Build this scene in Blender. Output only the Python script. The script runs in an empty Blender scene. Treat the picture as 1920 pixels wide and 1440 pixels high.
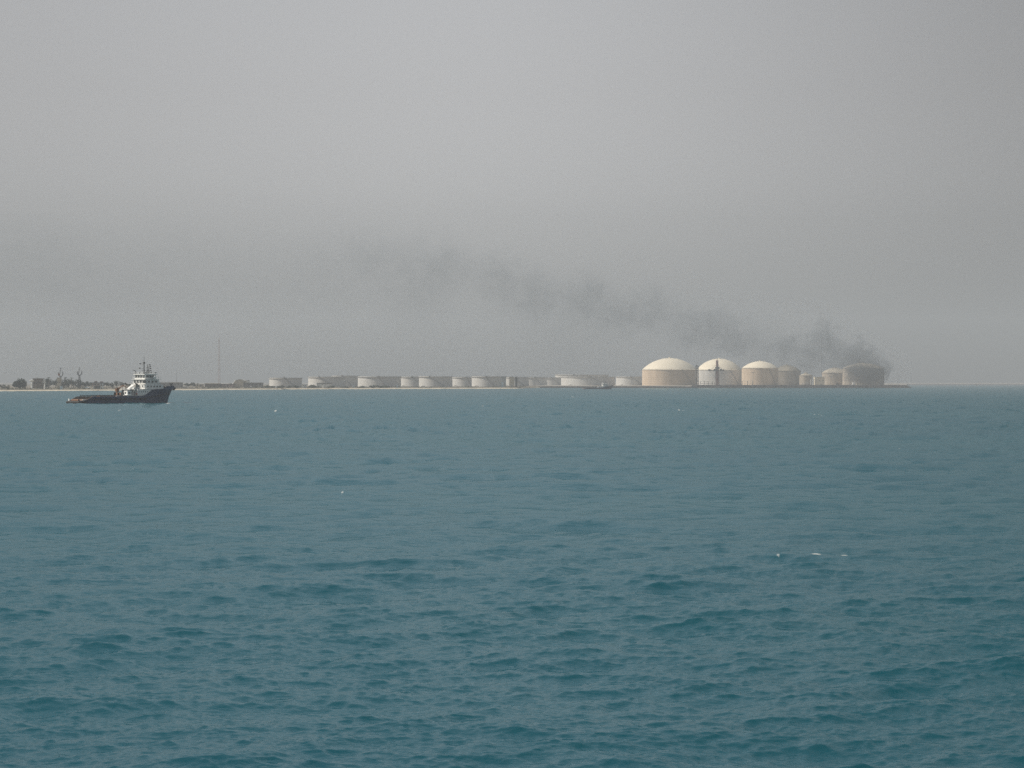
import bpy, math, random
import numpy as np
from mathutils import Vector, Matrix

random.seed(7)
R = math.radians
sc = bpy.context.scene
col = sc.collection

# ------------------------------------------------------------------ camera
CAM_H = 9.4          # eye height above the water, on a ship's deck
F = 3583.0           # focal length in pixels of the 1920 wide photograph
HZ = 717.0           # row of the horizon
cam_d = bpy.data.cameras.new('camera')
cam = bpy.data.objects.new('camera', cam_d)
col.objects.link(cam)
cam.location = (0, 0, CAM_H)
cam.rotation_euler = (R(90) - math.atan((720 - HZ) / F), 0, 0)
cam_d.sensor_width = 36.0
cam_d.lens = F / 1920 * 36
cam_d.clip_start = 0.5
cam_d.clip_end = 60000
sc.camera = cam

# ------------------------------------------------------------------ sky and sun
SUN_EL, SUN_AZ = 42.0, -88.0     # azimuth from +Y (the view), clockwise positive
w = bpy.data.worlds.new("World")
sc.world = w
w.use_nodes = True
wn, wl = w.node_tree.nodes, w.node_tree.links
wn.clear()
sky = wn.new('ShaderNodeTexSky')
sky.sky_type = 'NISHITA'
sky.sun_disc = False
sky.sun_elevation = R(SUN_EL)
sky.sun_rotation = R(SUN_AZ)
sky.air_density = 1.0
sky.dust_density = 3.0
sky.ozone_density = 1.0
hs = wn.new('ShaderNodeHueSaturation')
hs.inputs['Saturation'].default_value = 0.09
bg = wn.new('ShaderNodeBackground')
bg.inputs['Strength'].default_value = 0.139
wo = wn.new('ShaderNodeOutputWorld')
wl.new(sky.outputs[0], hs.inputs['Color'])
# the zenith is bluer, the air to the right (over the refinery) is dirtier
wtc = wn.new('ShaderNodeTexCoord')
wsp = wn.new('ShaderNodeSeparateXYZ')
wl.new(wtc.outputs['Generated'], wsp.inputs[0])
wrp = wn.new('ShaderNodeValToRGB')
els = wrp.color_ramp.elements
els[0].position, els[0].color = 0.0, (1.0, 1.0, 1.0, 1)
els[1].position, els[1].color = 1.0, (0.54, 0.68, 0.84, 1)
for p_, c_ in ((.05, (.97, .96, .96, 1)), (.10, (1.0, .985, .985, 1)), (.15, (.91, .895, .895, 1)), (.21, (.88, .875, .88, 1)), (.30, (.88, .94, .98, 1)), (.5, (.80, .92, 1.0, 1))):
    e_ = els.new(p_); e_.color = c_
wl.new(wsp.outputs['Z'], wrp.inputs[0])
wxr = wn.new('ShaderNodeMapRange')
wxr.inputs['From Min'].default_value = -1.0; wxr.inputs['From Max'].default_value = 1.0
wl.new(wsp.outputs['X'], wxr.inputs['Value'])
wmr = wn.new('ShaderNodeValToRGB')
wmr.color_ramp.interpolation = 'B_SPLINE'
ex = wmr.color_ramp.elements
ex[0].position, ex[0].color = 0.0, (.30, .30, .30, 1)
ex[1].position, ex[1].color = 1.0, (.62, .62, .62, 1)
for p_, c_ in ((-.7, .45), (-.4, .68), (-.24, .75), (-.08, 1.0), (.04, 1.0), (.18, .77), (.30, .54), (.5, .56)):
    e_ = ex.new(.5 + p_ / 2); e_.color = (c_, c_, c_, 1)
wl.new(wxr.outputs[0], wmr.inputs[0])
wm1 = wn.new('ShaderNodeVectorMath'); wm1.operation = 'MULTIPLY'
wl.new(hs.outputs[0], wm1.inputs[0]); wl.new(wrp.outputs[0], wm1.inputs[1])
wm2 = wn.new('ShaderNodeVectorMath'); wm2.operation = 'MULTIPLY'
wl.new(wm1.outputs[0], wm2.inputs[0]); wl.new(wmr.outputs[0], wm2.inputs[1])
wl.new(wm2.outputs[0], bg.inputs['Color'])
wl.new(bg.outputs[0], wo.inputs['Surface'])

sd = bpy.data.lights.new('sun', 'SUN')
sd.energy = 4.7
sd.angle = R(0.6)
sd.color = (1.0, 0.90, 0.76)
so = bpy.data.objects.new('sun', sd)
col.objects.link(so)
az, el = R(SUN_AZ), R(SUN_EL)
to_sun = Vector((math.sin(az) * math.cos(el), math.cos(az) * math.cos(el), math.sin(el)))
so.rotation_euler = to_sun.to_track_quat('Z', 'Y').to_euler()
so.location = to_sun * 500

sc.view_settings.view_transform = 'Standard'
sc.view_settings.look = 'None'
sc.view_settings.exposure = 0.05
sc.view_settings.gamma = 1.0
try:
    sc.cycles.volume_step_rate = 1.0
    sc.cycles.volume_max_steps = 256
    sc.cycles.max_bounces = 6
    sc.cycles.volume_bounces = 0
    sc.cycles.caustics_reflective = False
    sc.cycles.caustics_refractive = False
    sc.cycles.use_denoising = False    # the photograph is grainy; the denoiser wipes the fine ripples
except Exception as e:
    print(e)

# ------------------------------------------------------------------ helpers
def wx(px, D):
    return (px - 960.0) / F * D

def wz(py, D):
    return CAM_H - (py - HZ) / F * D

def mat(name, color, rough=0.6, metal=0.0, var=0.0, scale=1.0, bump=0.0, color2=None, stretch=None, spec=None):
    m = bpy.data.materials.new(name)
    m.use_nodes = True
    n, l = m.node_tree.nodes, m.node_tree.links
    b = n['Principled BSDF']
    b.inputs['Base Color'].default_value = (*color, 1)
    b.inputs['Roughness'].default_value = rough
    b.inputs['Metallic'].default_value = metal
    if spec is not None:
        b.inputs['Specular IOR Level'].default_value = spec
    if var or color2:
        tc = n.new('ShaderNodeTexCoord')
        mp = n.new('ShaderNodeMapping')
        if stretch:
            mp.inputs['Scale'].default_value = stretch
        nz = n.new('ShaderNodeTexNoise')
        nz.inputs['Scale'].default_value = scale
        nz.inputs['Detail'].default_value = 5
        nz.inputs['Roughness'].default_value = 0.65
        rp = n.new('ShaderNodeValToRGB')
        c2 = color2 or tuple(c * (1 - var) for c in color)
        c1 = color if color2 else tuple(min(1, c * (1 + var * 0.5)) for c in color)
        rp.color_ramp.elements[0].position = 0.35
        rp.color_ramp.elements[1].position = 0.65
        rp.color_ramp.elements[0].color = (*c2, 1)
        rp.color_ramp.elements[1].color = (*c1, 1)
        l.new(tc.outputs['Object'], mp.inputs[0])
        l.new(mp.outputs[0], nz.inputs['Vector'])
        l.new(nz.outputs['Fac'], rp.inputs[0])
        l.new(rp.outputs[0], b.inputs['Base Color'])
        if bump:
            bp = n.new('ShaderNodeBump')
            bp.inputs['Strength'].default_value = bump
            bp.inputs['Distance'].default_value = 0.1
            l.new(nz.outputs['Fac'], bp.inputs['Height'])
            l.new(bp.outputs[0], b.inputs['Normal'])
    return m

class MB:
    """collects shapes into one mesh"""
    def __init__(self):
        self.v, self.f = [], []
    def add(self, vs, fs):
        o = len(self.v)
        self.v += [tuple(p) for p in vs]
        self.f += [tuple(i + o for i in f) for f in fs]
        return self
    def box(self, x0, x1, y0, y1, z0, z1):
        vs = [(x, y, z) for z in (z0, z1) for y in (y0, y1) for x in (x0, x1)]
        return self.add(vs, [(0, 2, 3, 1), (4, 5, 7, 6), (0, 1, 5, 4), (2, 6, 7, 3), (0, 4, 6, 2), (1, 3, 7, 5)])
    def prism(self, pts, y0, y1):
        """polygon in x,z extruded along y"""
        n = len(pts)
        vs = [(p[0], y0, p[1]) for p in pts] + [(p[0], y1, p[1]) for p in pts]
        fs = [tuple(range(n)), tuple(range(2 * n - 1, n - 1, -1))]
        fs += [(i, i + n, (i + 1) % n + n, (i + 1) % n) for i in range(n)]
        return self.add(vs, fs)
    def bar(self, a, b, r, n=6, r2=None):
        a, b = Vector(a), Vector(b)
        d = b - a
        if d.length < 1e-6:
            return self
        q = d.to_track_quat('Z', 'Y')
        r2 = r if r2 is None else r2
        vs = []
        for p, rr in ((a, r), (b, r2)):
            for k in range(n):
                t = 2 * math.pi * (k + .5) / n
                vs.append(p + q @ Vector((rr * math.cos(t), rr * math.sin(t), 0)))
        fs = [(k, (k + 1) % n, (k + 1) % n + n, k + n) for k in range(n)]
        fs += [tuple(range(n - 1, -1, -1)), tuple(range(n, 2 * n))]
        return self.add(vs, fs)
    def path(self, pts, r, n=6):
        for a, b in zip(pts, pts[1:]):
            self.bar(a, b, r, n)
        return self
    def lathe(self, prof, n=48, c=(0, 0, 0), close=False):
        m = len(prof)
        vs = []
        for k in range(n):
            t = 2 * math.pi * k / n
            for r, z in prof:
                vs.append((c[0] + r * math.cos(t), c[1] + r * math.sin(t), c[2] + z))
        fs = []
        mm = m if close else m - 1
        for k in range(n):
            k2 = (k + 1) % n
            for i in range(mm):
                j = (i + 1) % m
                fs.append((k * m + i, k2 * m + i, k2 * m + j, k * m + j))
        return self.add(vs, fs)
    def ico(self, c, r, jit=0.15, sx=1, sy=1, sz=1, n=8, m=6):
        vs, fs = [], []
        for i in range(m + 1):
            ph = math.pi * i / m
            for k in range(n):
                t = 2 * math.pi * k / n
                q = r * (1 + random.uniform(-jit, jit))
                vs.append((c[0] + sx * q * math.sin(ph) * math.cos(t), c[1] + sy * q * math.sin(ph) * math.sin(t), c[2] + sz * q * math.cos(ph)))
        for i in range(m):
            for k in range(n):
                fs.append((i * n + k, (i + 1) * n + k, (i + 1) * n + (k + 1) % n, i * n + (k + 1) % n))
        return self.add(vs, fs)
    def lattice(self, base, top, wb, wt, r, bays):
        """square lattice mast"""
        base, top = Vector(base), Vector(top)
        cs = [(-1, -1), (1, -1), (1, 1), (-1, 1)]
        rings = []
        for i in range(bays + 1):
            t = i / bays
            p = base.lerp(top, t)
            hw = (wb + (wt - wb) * t) / 2
            rings.append([p + Vector((cx * hw, cy * hw, 0)) for cx, cy in cs])
        for i in range(bays):
            for k in range(4):
                self.bar(rings[i][k], rings[i + 1][k], r, 4)
                self.bar(rings[i][k], rings[i + 1][(k + 1) % 4], r * .7, 3)
                self.bar(rings[i + 1][k], rings[i + 1][(k + 1) % 4], r * .7, 3)
        return self
    def build(self, name, m, parent=None, smooth=False, label=None):
        used = sorted({i for f in self.f for i in f})
        if len(used) < len(self.v):
            mp = {i: k for k, i in enumerate(used)}
            self.v = [self.v[i] for i in used]
            self.f = [tuple(mp[i] for i in f) for f in self.f]
        me = bpy.data.meshes.new(name)
        me.from_pydata(self.v, [], self.f)
        me.materials.append(m)
        if smooth:
            me.polygons.foreach_set('use_smooth', [True] * len(me.polygons))
        me.update()
        o = bpy.data.objects.new(name, me)
        col.objects.link(o)
        if parent is not None:
            o.parent = parent
        if label:
            o['label'] = label
        return o

def thing(name, label, cat, loc=(0, 0, 0), rz=0, group=None, scale=1.0):
    o = bpy.data.objects.new(name, None)
    o.empty_display_size = 1
    col.objects.link(o)
    o.location = loc
    o.rotation_euler = (0, 0, rz)
    o.scale = (scale,) * 3
    o['label'] = label
    o['category'] = cat
    if group:
        o['group'] = group
    return o

def tag(o, label, cat, group=None):
    o['label'] = label
    o['category'] = cat
    if group:
        o['group'] = group
    return o

def copy_tree(o, parent=None):
    c = o.copy()
    col.objects.link(c)
    if parent is not None:
        c.parent = parent
    for ch in [x for x in list(bpy.data.objects) if x.parent == o]:
        copy_tree(ch, c)
    return c

# ------------------------------------------------------------------ materials
M = {
    'navy': mat('navy_hull_paint', (0.024, 0.046, 0.115), .45, var=.35, scale=.35, stretch=(1, 1, .3)),
    'white': mat('white_ship_paint', (0.78, 0.78, 0.76), .45, var=.10, scale=.8),
    'whiteold': mat('worn_white_paint', (0.70, 0.69, 0.64), .6, var=.22, scale=.5, stretch=(1, 1, .4)),
    'deck': mat('weathered_deck', (0.17, 0.11, 0.07), .8, var=.35, scale=.6),
    'grey': mat('grey_paint', (0.30, 0.31, 0.32), .6, var=.15),
    'beige': mat('beige_paint', (0.55, 0.45, 0.27), .6, var=.2),
    'rust': mat('rusty_steel', (0.20, 0.095, 0.05), .8, var=.4, scale=1.5),
    'black': mat('black_rubber', (0.015, 0.015, 0.016), .8),
    'dark': mat('dark_steel', (0.035, 0.037, 0.04), .6),
    'glass': mat('dark_window_glass', (0.015, 0.02, 0.025), .12),
    'red': mat('red_paint', (0.42, 0.05, 0.035), .5),
    'orange': mat('orange_paint', (0.60, 0.17, 0.05), .5),
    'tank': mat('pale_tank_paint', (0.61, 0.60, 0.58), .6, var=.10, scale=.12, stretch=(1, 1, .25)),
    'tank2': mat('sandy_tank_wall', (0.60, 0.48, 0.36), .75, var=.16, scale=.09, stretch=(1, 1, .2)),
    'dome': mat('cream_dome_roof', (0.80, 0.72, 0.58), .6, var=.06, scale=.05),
    'tank3': mat('smoke_veil_tinted_wall', (0.44, 0.38, 0.31), .8, var=.25, scale=.12, stretch=(1, 1, .2)),  # grey-brown wall for the right tanks, the dimming by smoke put into its colour
    'dome3': mat('smoke_veil_tinted_dome', (0.50, 0.44, 0.35), .8, var=.25, scale=.07),  # duller copy of the cream dome, veil of smoke painted into the colour
    'rail': mat('galvanised_rail', (0.16, 0.16, 0.16), .6),
    'sand': mat('pale_beach_sand', (0.62, 0.55, 0.43), .95, var=.25, scale=.08),
    'scrub': mat('sandy_ground', (0.23, 0.19, 0.145), .95, color2=(0.10, 0.095, 0.07), scale=.03, stretch=(1, .35, 1)),
    'yard': mat('pale_gravel_ground', (0.34, 0.31, 0.27), .95, var=.35, scale=.03),
    'rock': mat('dark_armour_rock', (0.075, 0.075, 0.078), .9, var=.5, scale=.25),
    'leaf': mat('dark_green_leaf', (0.030, 0.055, 0.030), .7, color2=(0.016, 0.030, 0.020), scale=.4),
    'leaf2': mat('dusty_green_leaf', (0.065, 0.085, 0.045), .7, color2=(0.04, 0.05, 0.03), scale=.4),
    'bark': mat('grey_brown_bark', (0.12, 0.09, 0.065), .9),
    'brown': mat('brown_wall', (0.20, 0.165, 0.135), .85, var=.2, scale=.2),
    'cream': mat('cream_wall', (0.62, 0.55, 0.43), .85, var=.12, scale=.1),
    'pink': mat('pinkish_plaster', (0.50, 0.38, 0.33), .85, var=.15, scale=.2),
    'conc': mat('grey_concrete', (0.30, 0.29, 0.27), .85, var=.2, scale=.15),
    'bright': mat('bright_white_paint', (0.85, 0.85, 0.83), .5),
    'redwhite': mat('faded_red_mast_paint', (0.42, 0.24, 0.21), .7),
}

# ------------------------------------------------------------------ the sea: real waves from a spectrum
def ocean_tile(L, N, lmin, lmax, lpeak, wind_dir, spread, seed, rms):
    rng = np.random.default_rng(seed)
    k1 = 2 * np.pi * np.fft.fftfreq(N, L / N)
    kx, ky = np.meshgrid(k1, k1, indexing='ij')
    k = np.hypot(kx, ky)
    k[0, 0] = 1
    kp = 2 * np.pi / lpeak
    P = np.exp(-0.75 * (kp / k) ** 2) / k ** 3.7
    c = (kx * math.cos(wind_dir) + ky * math.sin(wind_dir)) / k
    P *= np.abs(c) ** spread * np.where(c < 0, 0.12, 1) + 0.03
    P[(k < 2 * np.pi / lmax) | (k > 2 * np.pi / lmin)] = 0
    P[0, 0] = 0
    h = (rng.normal(size=(N, N)) + 1j * rng.normal(size=(N, N))) * np.sqrt(P)
    z = np.fft.ifft2(h).real
    s = rms / z.std()
    dx = np.fft.ifft2(-1j * kx / k * h).real * s
    dy = np.fft.ifft2(-1j * ky / k * h).real * s
    return (z * s).astype(np.float32), dx.astype(np.float32), dy.astype(np.float32)

def samp(tile, L, rot, x, y):
    N = tile[0].shape[0]
    cr, sr = math.cos(rot), math.sin(rot)
    u = ((x * cr + y * sr) / L * N) % N
    v = ((-x * sr + y * cr) / L * N) % N
    i, j = np.floor(u).astype(np.int32) % N, np.floor(v).astype(np.int32) % N
    fu, fv = (u - np.floor(u)).astype(np.float32), (v - np.floor(v)).astype(np.float32)
    i2, j2 = (i + 1) % N, (j + 1) % N
    out = []
    for t in tile:
        out.append(t[i, j] * (1 - fu) * (1 - fv) + t[i2, j] * fu * (1 - fv) + t[i, j2] * (1 - fu) * fv + t[i2, j2] * fu * fv)
    z, dx, dy = out
    return z, dx * cr - dy * sr, dx * sr + dy * cr

def ssn(a, b, x):
    t = np.clip((x - a) / (b - a), 0, 1)
    return t * t * (3 - 2 * t)

FOAM = [(1460, 1043, 9, .52), (1492, 1042, 6, .5), (1527, 1041, 20, 1.1), (1583, 1041, 13, .8), (830, 857, 8, .8), (403, 880, 12, .8),
        (700, 859, 6, .7), (642, 925, 6, .6), (1348, 999, 5, .4), (1555, 1296, 5, .3), (364, 858, 5, .6), (247, 880, 5, .5), (1190, 1043, 9, .35),
        (808, 967, 6, .4), (1686, 843, 5, .6), (1277, 770, 4, .8), (520, 771, 4, .8), (210, 771, 4, .8), (1530, 778, 4, .8), (905, 762, 3, .7), (1075, 745, 3, .7), (318, 756.5, 9, .75), (150, 760, 6, .5), (232, 760, 10, .45)]

def build_sea():
    # rows of distance
    ds, d = [], 3.0
    while d < 9500:
        ds.append(d)
        if d < 40:
            s = 0.30
        else:
            s = max(0.085, 3.1e-5 * d * d)
            if d < 1000:
                s = min(s, 2.4)
            elif d < 3400:
                s = min(s, 2.4 + (d - 1000) / 400.0)
        d += s
    ds = np.array(ds)
    fine = np.arange(-19.5, 19.5001, 0.043)
    a = np.concatenate([np.arange(-180, -40, 5.0), np.arange(-40, -19.6, .5), fine, np.arange(20, 40, .5), np.arange(40, 181, 5.0)])
    a = np.radians(a)
    ca = np.where(np.abs(a) < R(40), 1 / np.cos(np.clip(a, -R(40), R(40))), 1 / math.cos(R(40)))
    A, Dd = np.meshgrid(a, ds)
    rr = Dd * ca[None, :]
    x = rr * np.sin(A)
    y = rr * np.cos(A)
    sp = np.gradient(ds)[:, None] * np.ones_like(A)
    lat = np.abs(np.gradient(a))[None, :] * rr
    sp = np.maximum(sp, lat)
    wd = R(-83)
    bands = [  # L, N, lmin, lmax, lpeak, dir, spread, seed, rms, rot, chop
        (331.0, 1024, 4.0, 60, 11.0, wd, 3.0, 3, 0.122, R(9), 1.35),
        (97.0, 1024, 1.1, 4.0, 4.0, wd + .15, 2.6, 5, 0.036, R(-14), 1.2),
        (31.0, 1024, 0.2, 1.1, 1.1, wd - .1, 2.4, 8, 0.0115, R(22), 1.0),
    ]
    z = np.zeros_like(x); ox = np.zeros_like(x); oy = np.zeros_like(x)
    gust = None
    g1 = ocean_tile(1900., 256, 60, 900, 400, R(80), 1.0, 21, 1.0)
    gust = samp(g1, 1900., 0.3, x, y)[0]
    gust = np.clip(1 + 0.34 * gust, .35, 1.6)
    slick = np.zeros_like(x)
    for (px, py, hwp, hhp) in ((470, 952, 190, 9), (640, 940, 130, 6), (900, 940, 150, 4), (200, 1110, 160, 7), (1500, 900, 200, 4), (1100, 1010, 160, 5)):
        D0 = CAM_H * F / (py - HZ)
        slick = np.maximum(slick, np.exp(-((x - wx(px, D0)) / (hwp / F * D0)) ** 2 - ((y - D0) / (hhp * D0 * D0 / (CAM_H * F))) ** 2))
    for (L, N, l0, l1, lp, dr, spd, seed, rms, rot, ch) in bands:
        t = ocean_tile(L, N, l0, l1, lp, dr - rot, spd, seed, rms)
        zz, dx, dy = samp(t, L, rot, x, y)
        g = 1 - ssn(1.2, 5.0, sp / l0)
        if l0 < 4:
            g = g * gust * (1 - .55 * slick)
        if l0 > .5:
            g = g * (.88 + (1.9 if l0 < 4 else .45) * ssn(70, 420, Dd))
        z += zz * g
        ox += dx * g * ch
        oy += dy * g * ch
    fade = 1 - ssn(5000, 8000, np.hypot(x, y))
    nearc = np.where(np.abs(A) > R(40), 0, 1)
    z *= fade * nearc
    X = x - ox * fade * nearc      # points move towards the crests, which sharpens them
    Y = y - oy * fade * nearc
    # whitecaps
    foam = np.zeros_like(x)
    rng = np.random.default_rng(4)
    for (px, py, wpx, s) in FOAM:
        D = CAM_H * F / (py - HZ)
        cx = wx(px, D)
        hw = wpx / F * D * 0.75
        hd = max(0.34, 1.7 * D * D / (CAM_H * F))
        u, v = (X - cx) / hw, (Y - D) / hd
        foam = np.maximum(foam, s * np.exp(-(u * u * 1.3 + v * v)))
    nr, nc = x.shape
    co = np.stack([X, Y, z], -1).reshape(-1, 3).astype(np.float32)
    idx = np.arange(nr * nc, dtype=np.int32).reshape(nr, nc)
    q = np.stack([idx[:-1, :-1], idx[:-1, 1:], idx[1:, 1:], idx[1:, :-1]], -1).reshape(-1, 4)
    me = bpy.data.meshes.new('sea')
    nq = len(q)
    me.vertices.add(len(co)); me.vertices.foreach_set('co', co.ravel())
    me.loops.add(nq * 4); me.loops.foreach_set('vertex_index', q.ravel())
    me.polygons.add(nq)
    me.polygons.foreach_set('loop_start', np.arange(0, nq * 4, 4, dtype=np.int32))
    me.polygons.foreach_set('use_smooth', np.ones(nq, dtype=bool))
    at = me.attributes.new('foam', 'FLOAT', 'POINT')
    at.data.foreach_set('value', foam.ravel().astype(np.float32))
    me.update(calc_edges=True)
    o = bpy.data.objects.new('sea', me)
    col.objects.link(o)
    o['kind'] = 'structure'
    print('sea verts', len(co))
    return o

def water_material():
    m = bpy.data.materials.new('sea_water')
    m.use_nodes = True
    n, l = m.node_tree.nodes, m.node_tree.links
    n.clear()
    out = n.new('ShaderNodeOutputMaterial')
    body = n.new('ShaderNodeBsdfDiffuse')            # light coming back up out of the water
    glo = n.new('ShaderNodeBsdfGlossy')
    glo.inputs['Color'].default_value = (.80, .94, 1.0, 1)
    glo.inputs['Roughness'].default_value = .09
    fr = n.new('ShaderNodeFresnel'); fr.inputs['IOR'].default_value = 1.333
    f1 = n.new('ShaderNodeMath'); f1.operation = 'MULTIPLY'; f1.inputs[1].default_value = 1 / .28
    f2 = n.new('ShaderNodeMath'); f2.operation = 'TANH'
    f3 = n.new('ShaderNodeMath'); f3.operation = 'MULTIPLY'; f3.inputs[1].default_value = .405   # ripples too small to model soften the grazing mirror
    l.new(fr.outputs[0], f1.inputs[0]); l.new(f1.outputs[0], f2.inputs[0]); l.new(f2.outputs[0], f3.inputs[0])
    mixs = n.new('ShaderNodeMixShader'); mixf = n.new('ShaderNodeMixShader')
    fd = n.new('ShaderNodeBsdfDiffuse'); fd.inputs['Color'].default_value = (.62, .63, .61, 1)
    l.new(f3.outputs[0], mixs.inputs[0]); l.new(body.outputs[0], mixs.inputs[1]); l.new(glo.outputs[0], mixs.inputs[2])
    l.new(mixs.outputs[0], mixf.inputs[1]); l.new(fd.outputs[0], mixf.inputs[2]); l.new(mixf.outputs[0], out.inputs['Surface'])
    tc = n.new('ShaderNodeTexCoord')
    def noise(scale, st, detail, rough=.6):
        mp = n.new('ShaderNodeMapping')
        mp.inputs['Scale'].default_value = st
        mp.inputs['Rotation'].default_value = (0, 0, R(6))
        nz = n.new('ShaderNodeTexNoise')
        nz.inputs['Scale'].default_value = scale
        nz.inputs['Detail'].default_value = detail
        nz.inputs['Roughness'].default_value = rough
        l.new(tc.outputs['Object'], mp.inputs[0]); l.new(mp.outputs[0], nz.inputs['Vector'])
        return nz
    def bump(nz, dist, prev=None, strength=1.0):
        bp = n.new('ShaderNodeBump')
        bp.inputs['Distance'].default_value = dist
        bp.inputs['Strength'].default_value = strength
        l.new(nz.outputs['Fac'], bp.inputs['Height'])
        if prev:
            l.new(prev.outputs[0], bp.inputs['Normal'])
        return bp
    b0 = bump(noise(.32, (.5, 1, 1), 3, .6), 0.20)
    b1 = bump(noise(1.3, (.55, 1, 1), 3), 0.055, b0)
    b2 = bump(noise(4.5, (.6, 1, 1), 4, .65), 0.034, b1)
    for q in (glo, fr):
        l.new(b2.outputs[0], q.inputs['Normal'])
    up = n.new('ShaderNodeCombineXYZ'); up.inputs[2].default_value = 1.0    # the light from within does not follow the ripples
    l.new(up.outputs[0], body.inputs['Normal'])
    # patches of slightly greener, siltier water
    nz = noise(0.012, (.35, 1, 1), 3)
    mx = n.new('ShaderNodeMix'); mx.data_type = 'RGBA'
    mx.inputs['A'].default_value = (0.008, 0.064, 0.094, 1)
    mx.inputs['B'].default_value = (0.010, 0.077, 0.095, 1)
    l.new(nz.outputs['Fac'], mx.inputs['Factor'])
    # foam
    at = n.new('ShaderNodeAttribute'); at.attribute_name = 'foam'
    fn = noise(3.2, (1, .6, 1), 4, .7)
    mr = n.new('ShaderNodeMapRange'); mr.inputs['From Min'].default_value = .42; mr.inputs['From Max'].default_value = .62
    mu = n.new('ShaderNodeMath'); mu.operation = 'MULTIPLY_ADD'
    mu.inputs[1].default_value = .55
    l.new(at.outputs['Fac'], mu.inputs[0]); 
    ms = n.new('ShaderNodeMath'); ms.operation = 'MULTIPLY'; ms.inputs[1].default_value = .42
    l.new(fn.outputs['Fac'], ms.inputs[0])
    l.new(ms.outputs[0], mu.inputs[2])
    l.new(mu.outputs[0], mr.inputs['Value'])
    l.new(mr.outputs[0], mixf.inputs[0])
    l.new(mx.outputs['Result'], body.inputs['Color'])
    return m

sea = build_sea()
sea.data.materials.append(water_material())

# ------------------------------------------------------------------ coast and land
COAST = [(-1400, 742), (-500, 737), (0, 734), (300, 732), (560, 730.2), (760, 729.4), (975, 728.8), (1010, 727.6)]
def coast_D(px):
    for (a, ya), (b, yb) in zip(COAST, COAST[1:]):
        if a <= px <= b:
            yy = ya + (yb - ya) * (px - a) / (b - a)
            return CAM_H * F / (yy - HZ)
    return CAM_H * F / (COAST[-1][1] - HZ)

def strip(name, pxs, rows, m, jag=0.0, smooth=True):
    """rows: list of functions px -> (D, z); a sheet of ground stretched along the coast"""
    vs, fs = [], []
    for px in pxs:
        for r in rows:
            D, z = r(px)
            D += random.uniform(-jag, jag)
            vs.append((wx(px, D), D, z))
    n = len(rows)
    for i in range(len(pxs) - 1):
        for j in range(n - 1):
            fs.append((i * n + j, (i + 1) * n + j, (i + 1) * n + j + 1, i * n + j + 1))
    mb = MB(); mb.add(vs, fs)
    o = mb.build(name, m, smooth=smooth)
    o['kind'] = 'structure'
    return o

pxl = [-1400 + 12 * i for i in range(202)]     # to 1012
bump_ = lambda px, s, a: a * (math.sin(px * .031 * s) + .6 * math.sin(px * .083 * s + 1) + .4 * math.sin(px * .21 * s + 2))
strip('beach', pxl, [lambda p: (coast_D(p) - 3 + bump_(p, 1, 1), -.4), lambda p: (coast_D(p) + 5 + bump_(p, 1, 1), .7),
                     lambda p: (coast_D(p) + 12, 1.25), lambda p: (coast_D(p) + 20, 1.15)], M['sand'], smooth=True)
def hill(p, z, a):
    return z + bump_(p, 2.3, a) * .5
strip('ground', pxl, [lambda p: (coast_D(p) + 17, .8), lambda p: (coast_D(p) + 22, hill(p, 1.7, .25)), lambda p: (coast_D(p) + 45, hill(p + 40, 2.3, .5)),
                      lambda p: (coast_D(p) + 100, hill(p + 90, 2.8, .4)), lambda p: (coast_D(p) + 400, 3.0), lambda p: (8200, 3.0)], M['scrub'], smooth=True)
# reclaimed platform under the domed tanks
DP = CAM_H * F / (727.4 - HZ)      # waterline distance of the revetment, about 3240 m
pxr = [1004 + 8 * i for i in range(88)]        # to 1700
strip('terminal_ground', pxr, [lambda p: (DP + 6, 2.6), lambda p: (DP + 14, 3.7), lambda p: (DP + 60, 4.0), lambda p: (DP + 3200, 4.0)], M['yard'])
# far shore at the right, also closing the land behind
pxf = [-3200 + 40 * i for i in range(260)]
DF = CAM_H * F / (722.3 - HZ)
strip('far_beach', pxf, [lambda p: (DF - 10, -.4), lambda p: (DF + 90, 5.2)], M['rock'])
strip('far_land', pxf, [lambda p: (DF + 88, 4.9), lambda p: (DF + 130, 6.4 + bump_(p, .6, .25)), lambda p: (DF + 600, 6.6), lambda p: (9400, 6.6)], M['yard'])

def rock_wall(name, px0, px1, D, top, depth, label, step=.9, n=None):
    """mound of individually tumbled rocks"""
    x0, x1 = wx(px0, D), wx(px1, D)
    mb = MB()
    x = x0
    while x < x1:
        for k in range(3):
            t = random.random()
            e = min(1, (x1 - x) / 12 + .25, (x - x0) / 12 + .25)
            zz = (-.6 + t * (top + .1)) * e
            s = random.uniform(.8, 1.7)
            mb.ico((x + random.uniform(-.6, .6), D + t * depth + random.uniform(-.5, .5), zz), s, .28, sz=.75, n=5, m=3)
        mb.ico((x, D + depth + 1.5, top * e - .9), 1.3, .28, n=5, m=3)
        x += step
    # solid core under the rocks
    cs = MB()
    mb.prism([(0, 0)] * 3, 0, 0) if False else None
    nseg = 40
    vs, fs = [], []
    for i in range(nseg + 1):
        xx = x0 + (x1 - x0) * i / nseg
        e = min(1, (x1 - xx) / 12 + .15, (xx - x0) / 12 + .15)
        for (dy, z) in ((0, -1.5), (depth, (top - .5) * e), (depth + 5, (top - .5) * e), (depth + 9, -1.5)):
            vs.append((xx, D + dy, z))
    for i in range(nseg):
        for j in range(3):
            fs.append((i * 4 + j, i * 4 + 4 + j, i * 4 + 5 + j, i * 4 + 1 + j))
    mb.add(vs, fs)
    o = mb.build(name, M['rock'])
    return tag(o, label, 'breakwater')
rock_wall('rock_revetment', 995, 1296, DP - 1, 2.7, 6, 'low dark rock revetment along the water below the flat grey tanks')
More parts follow.
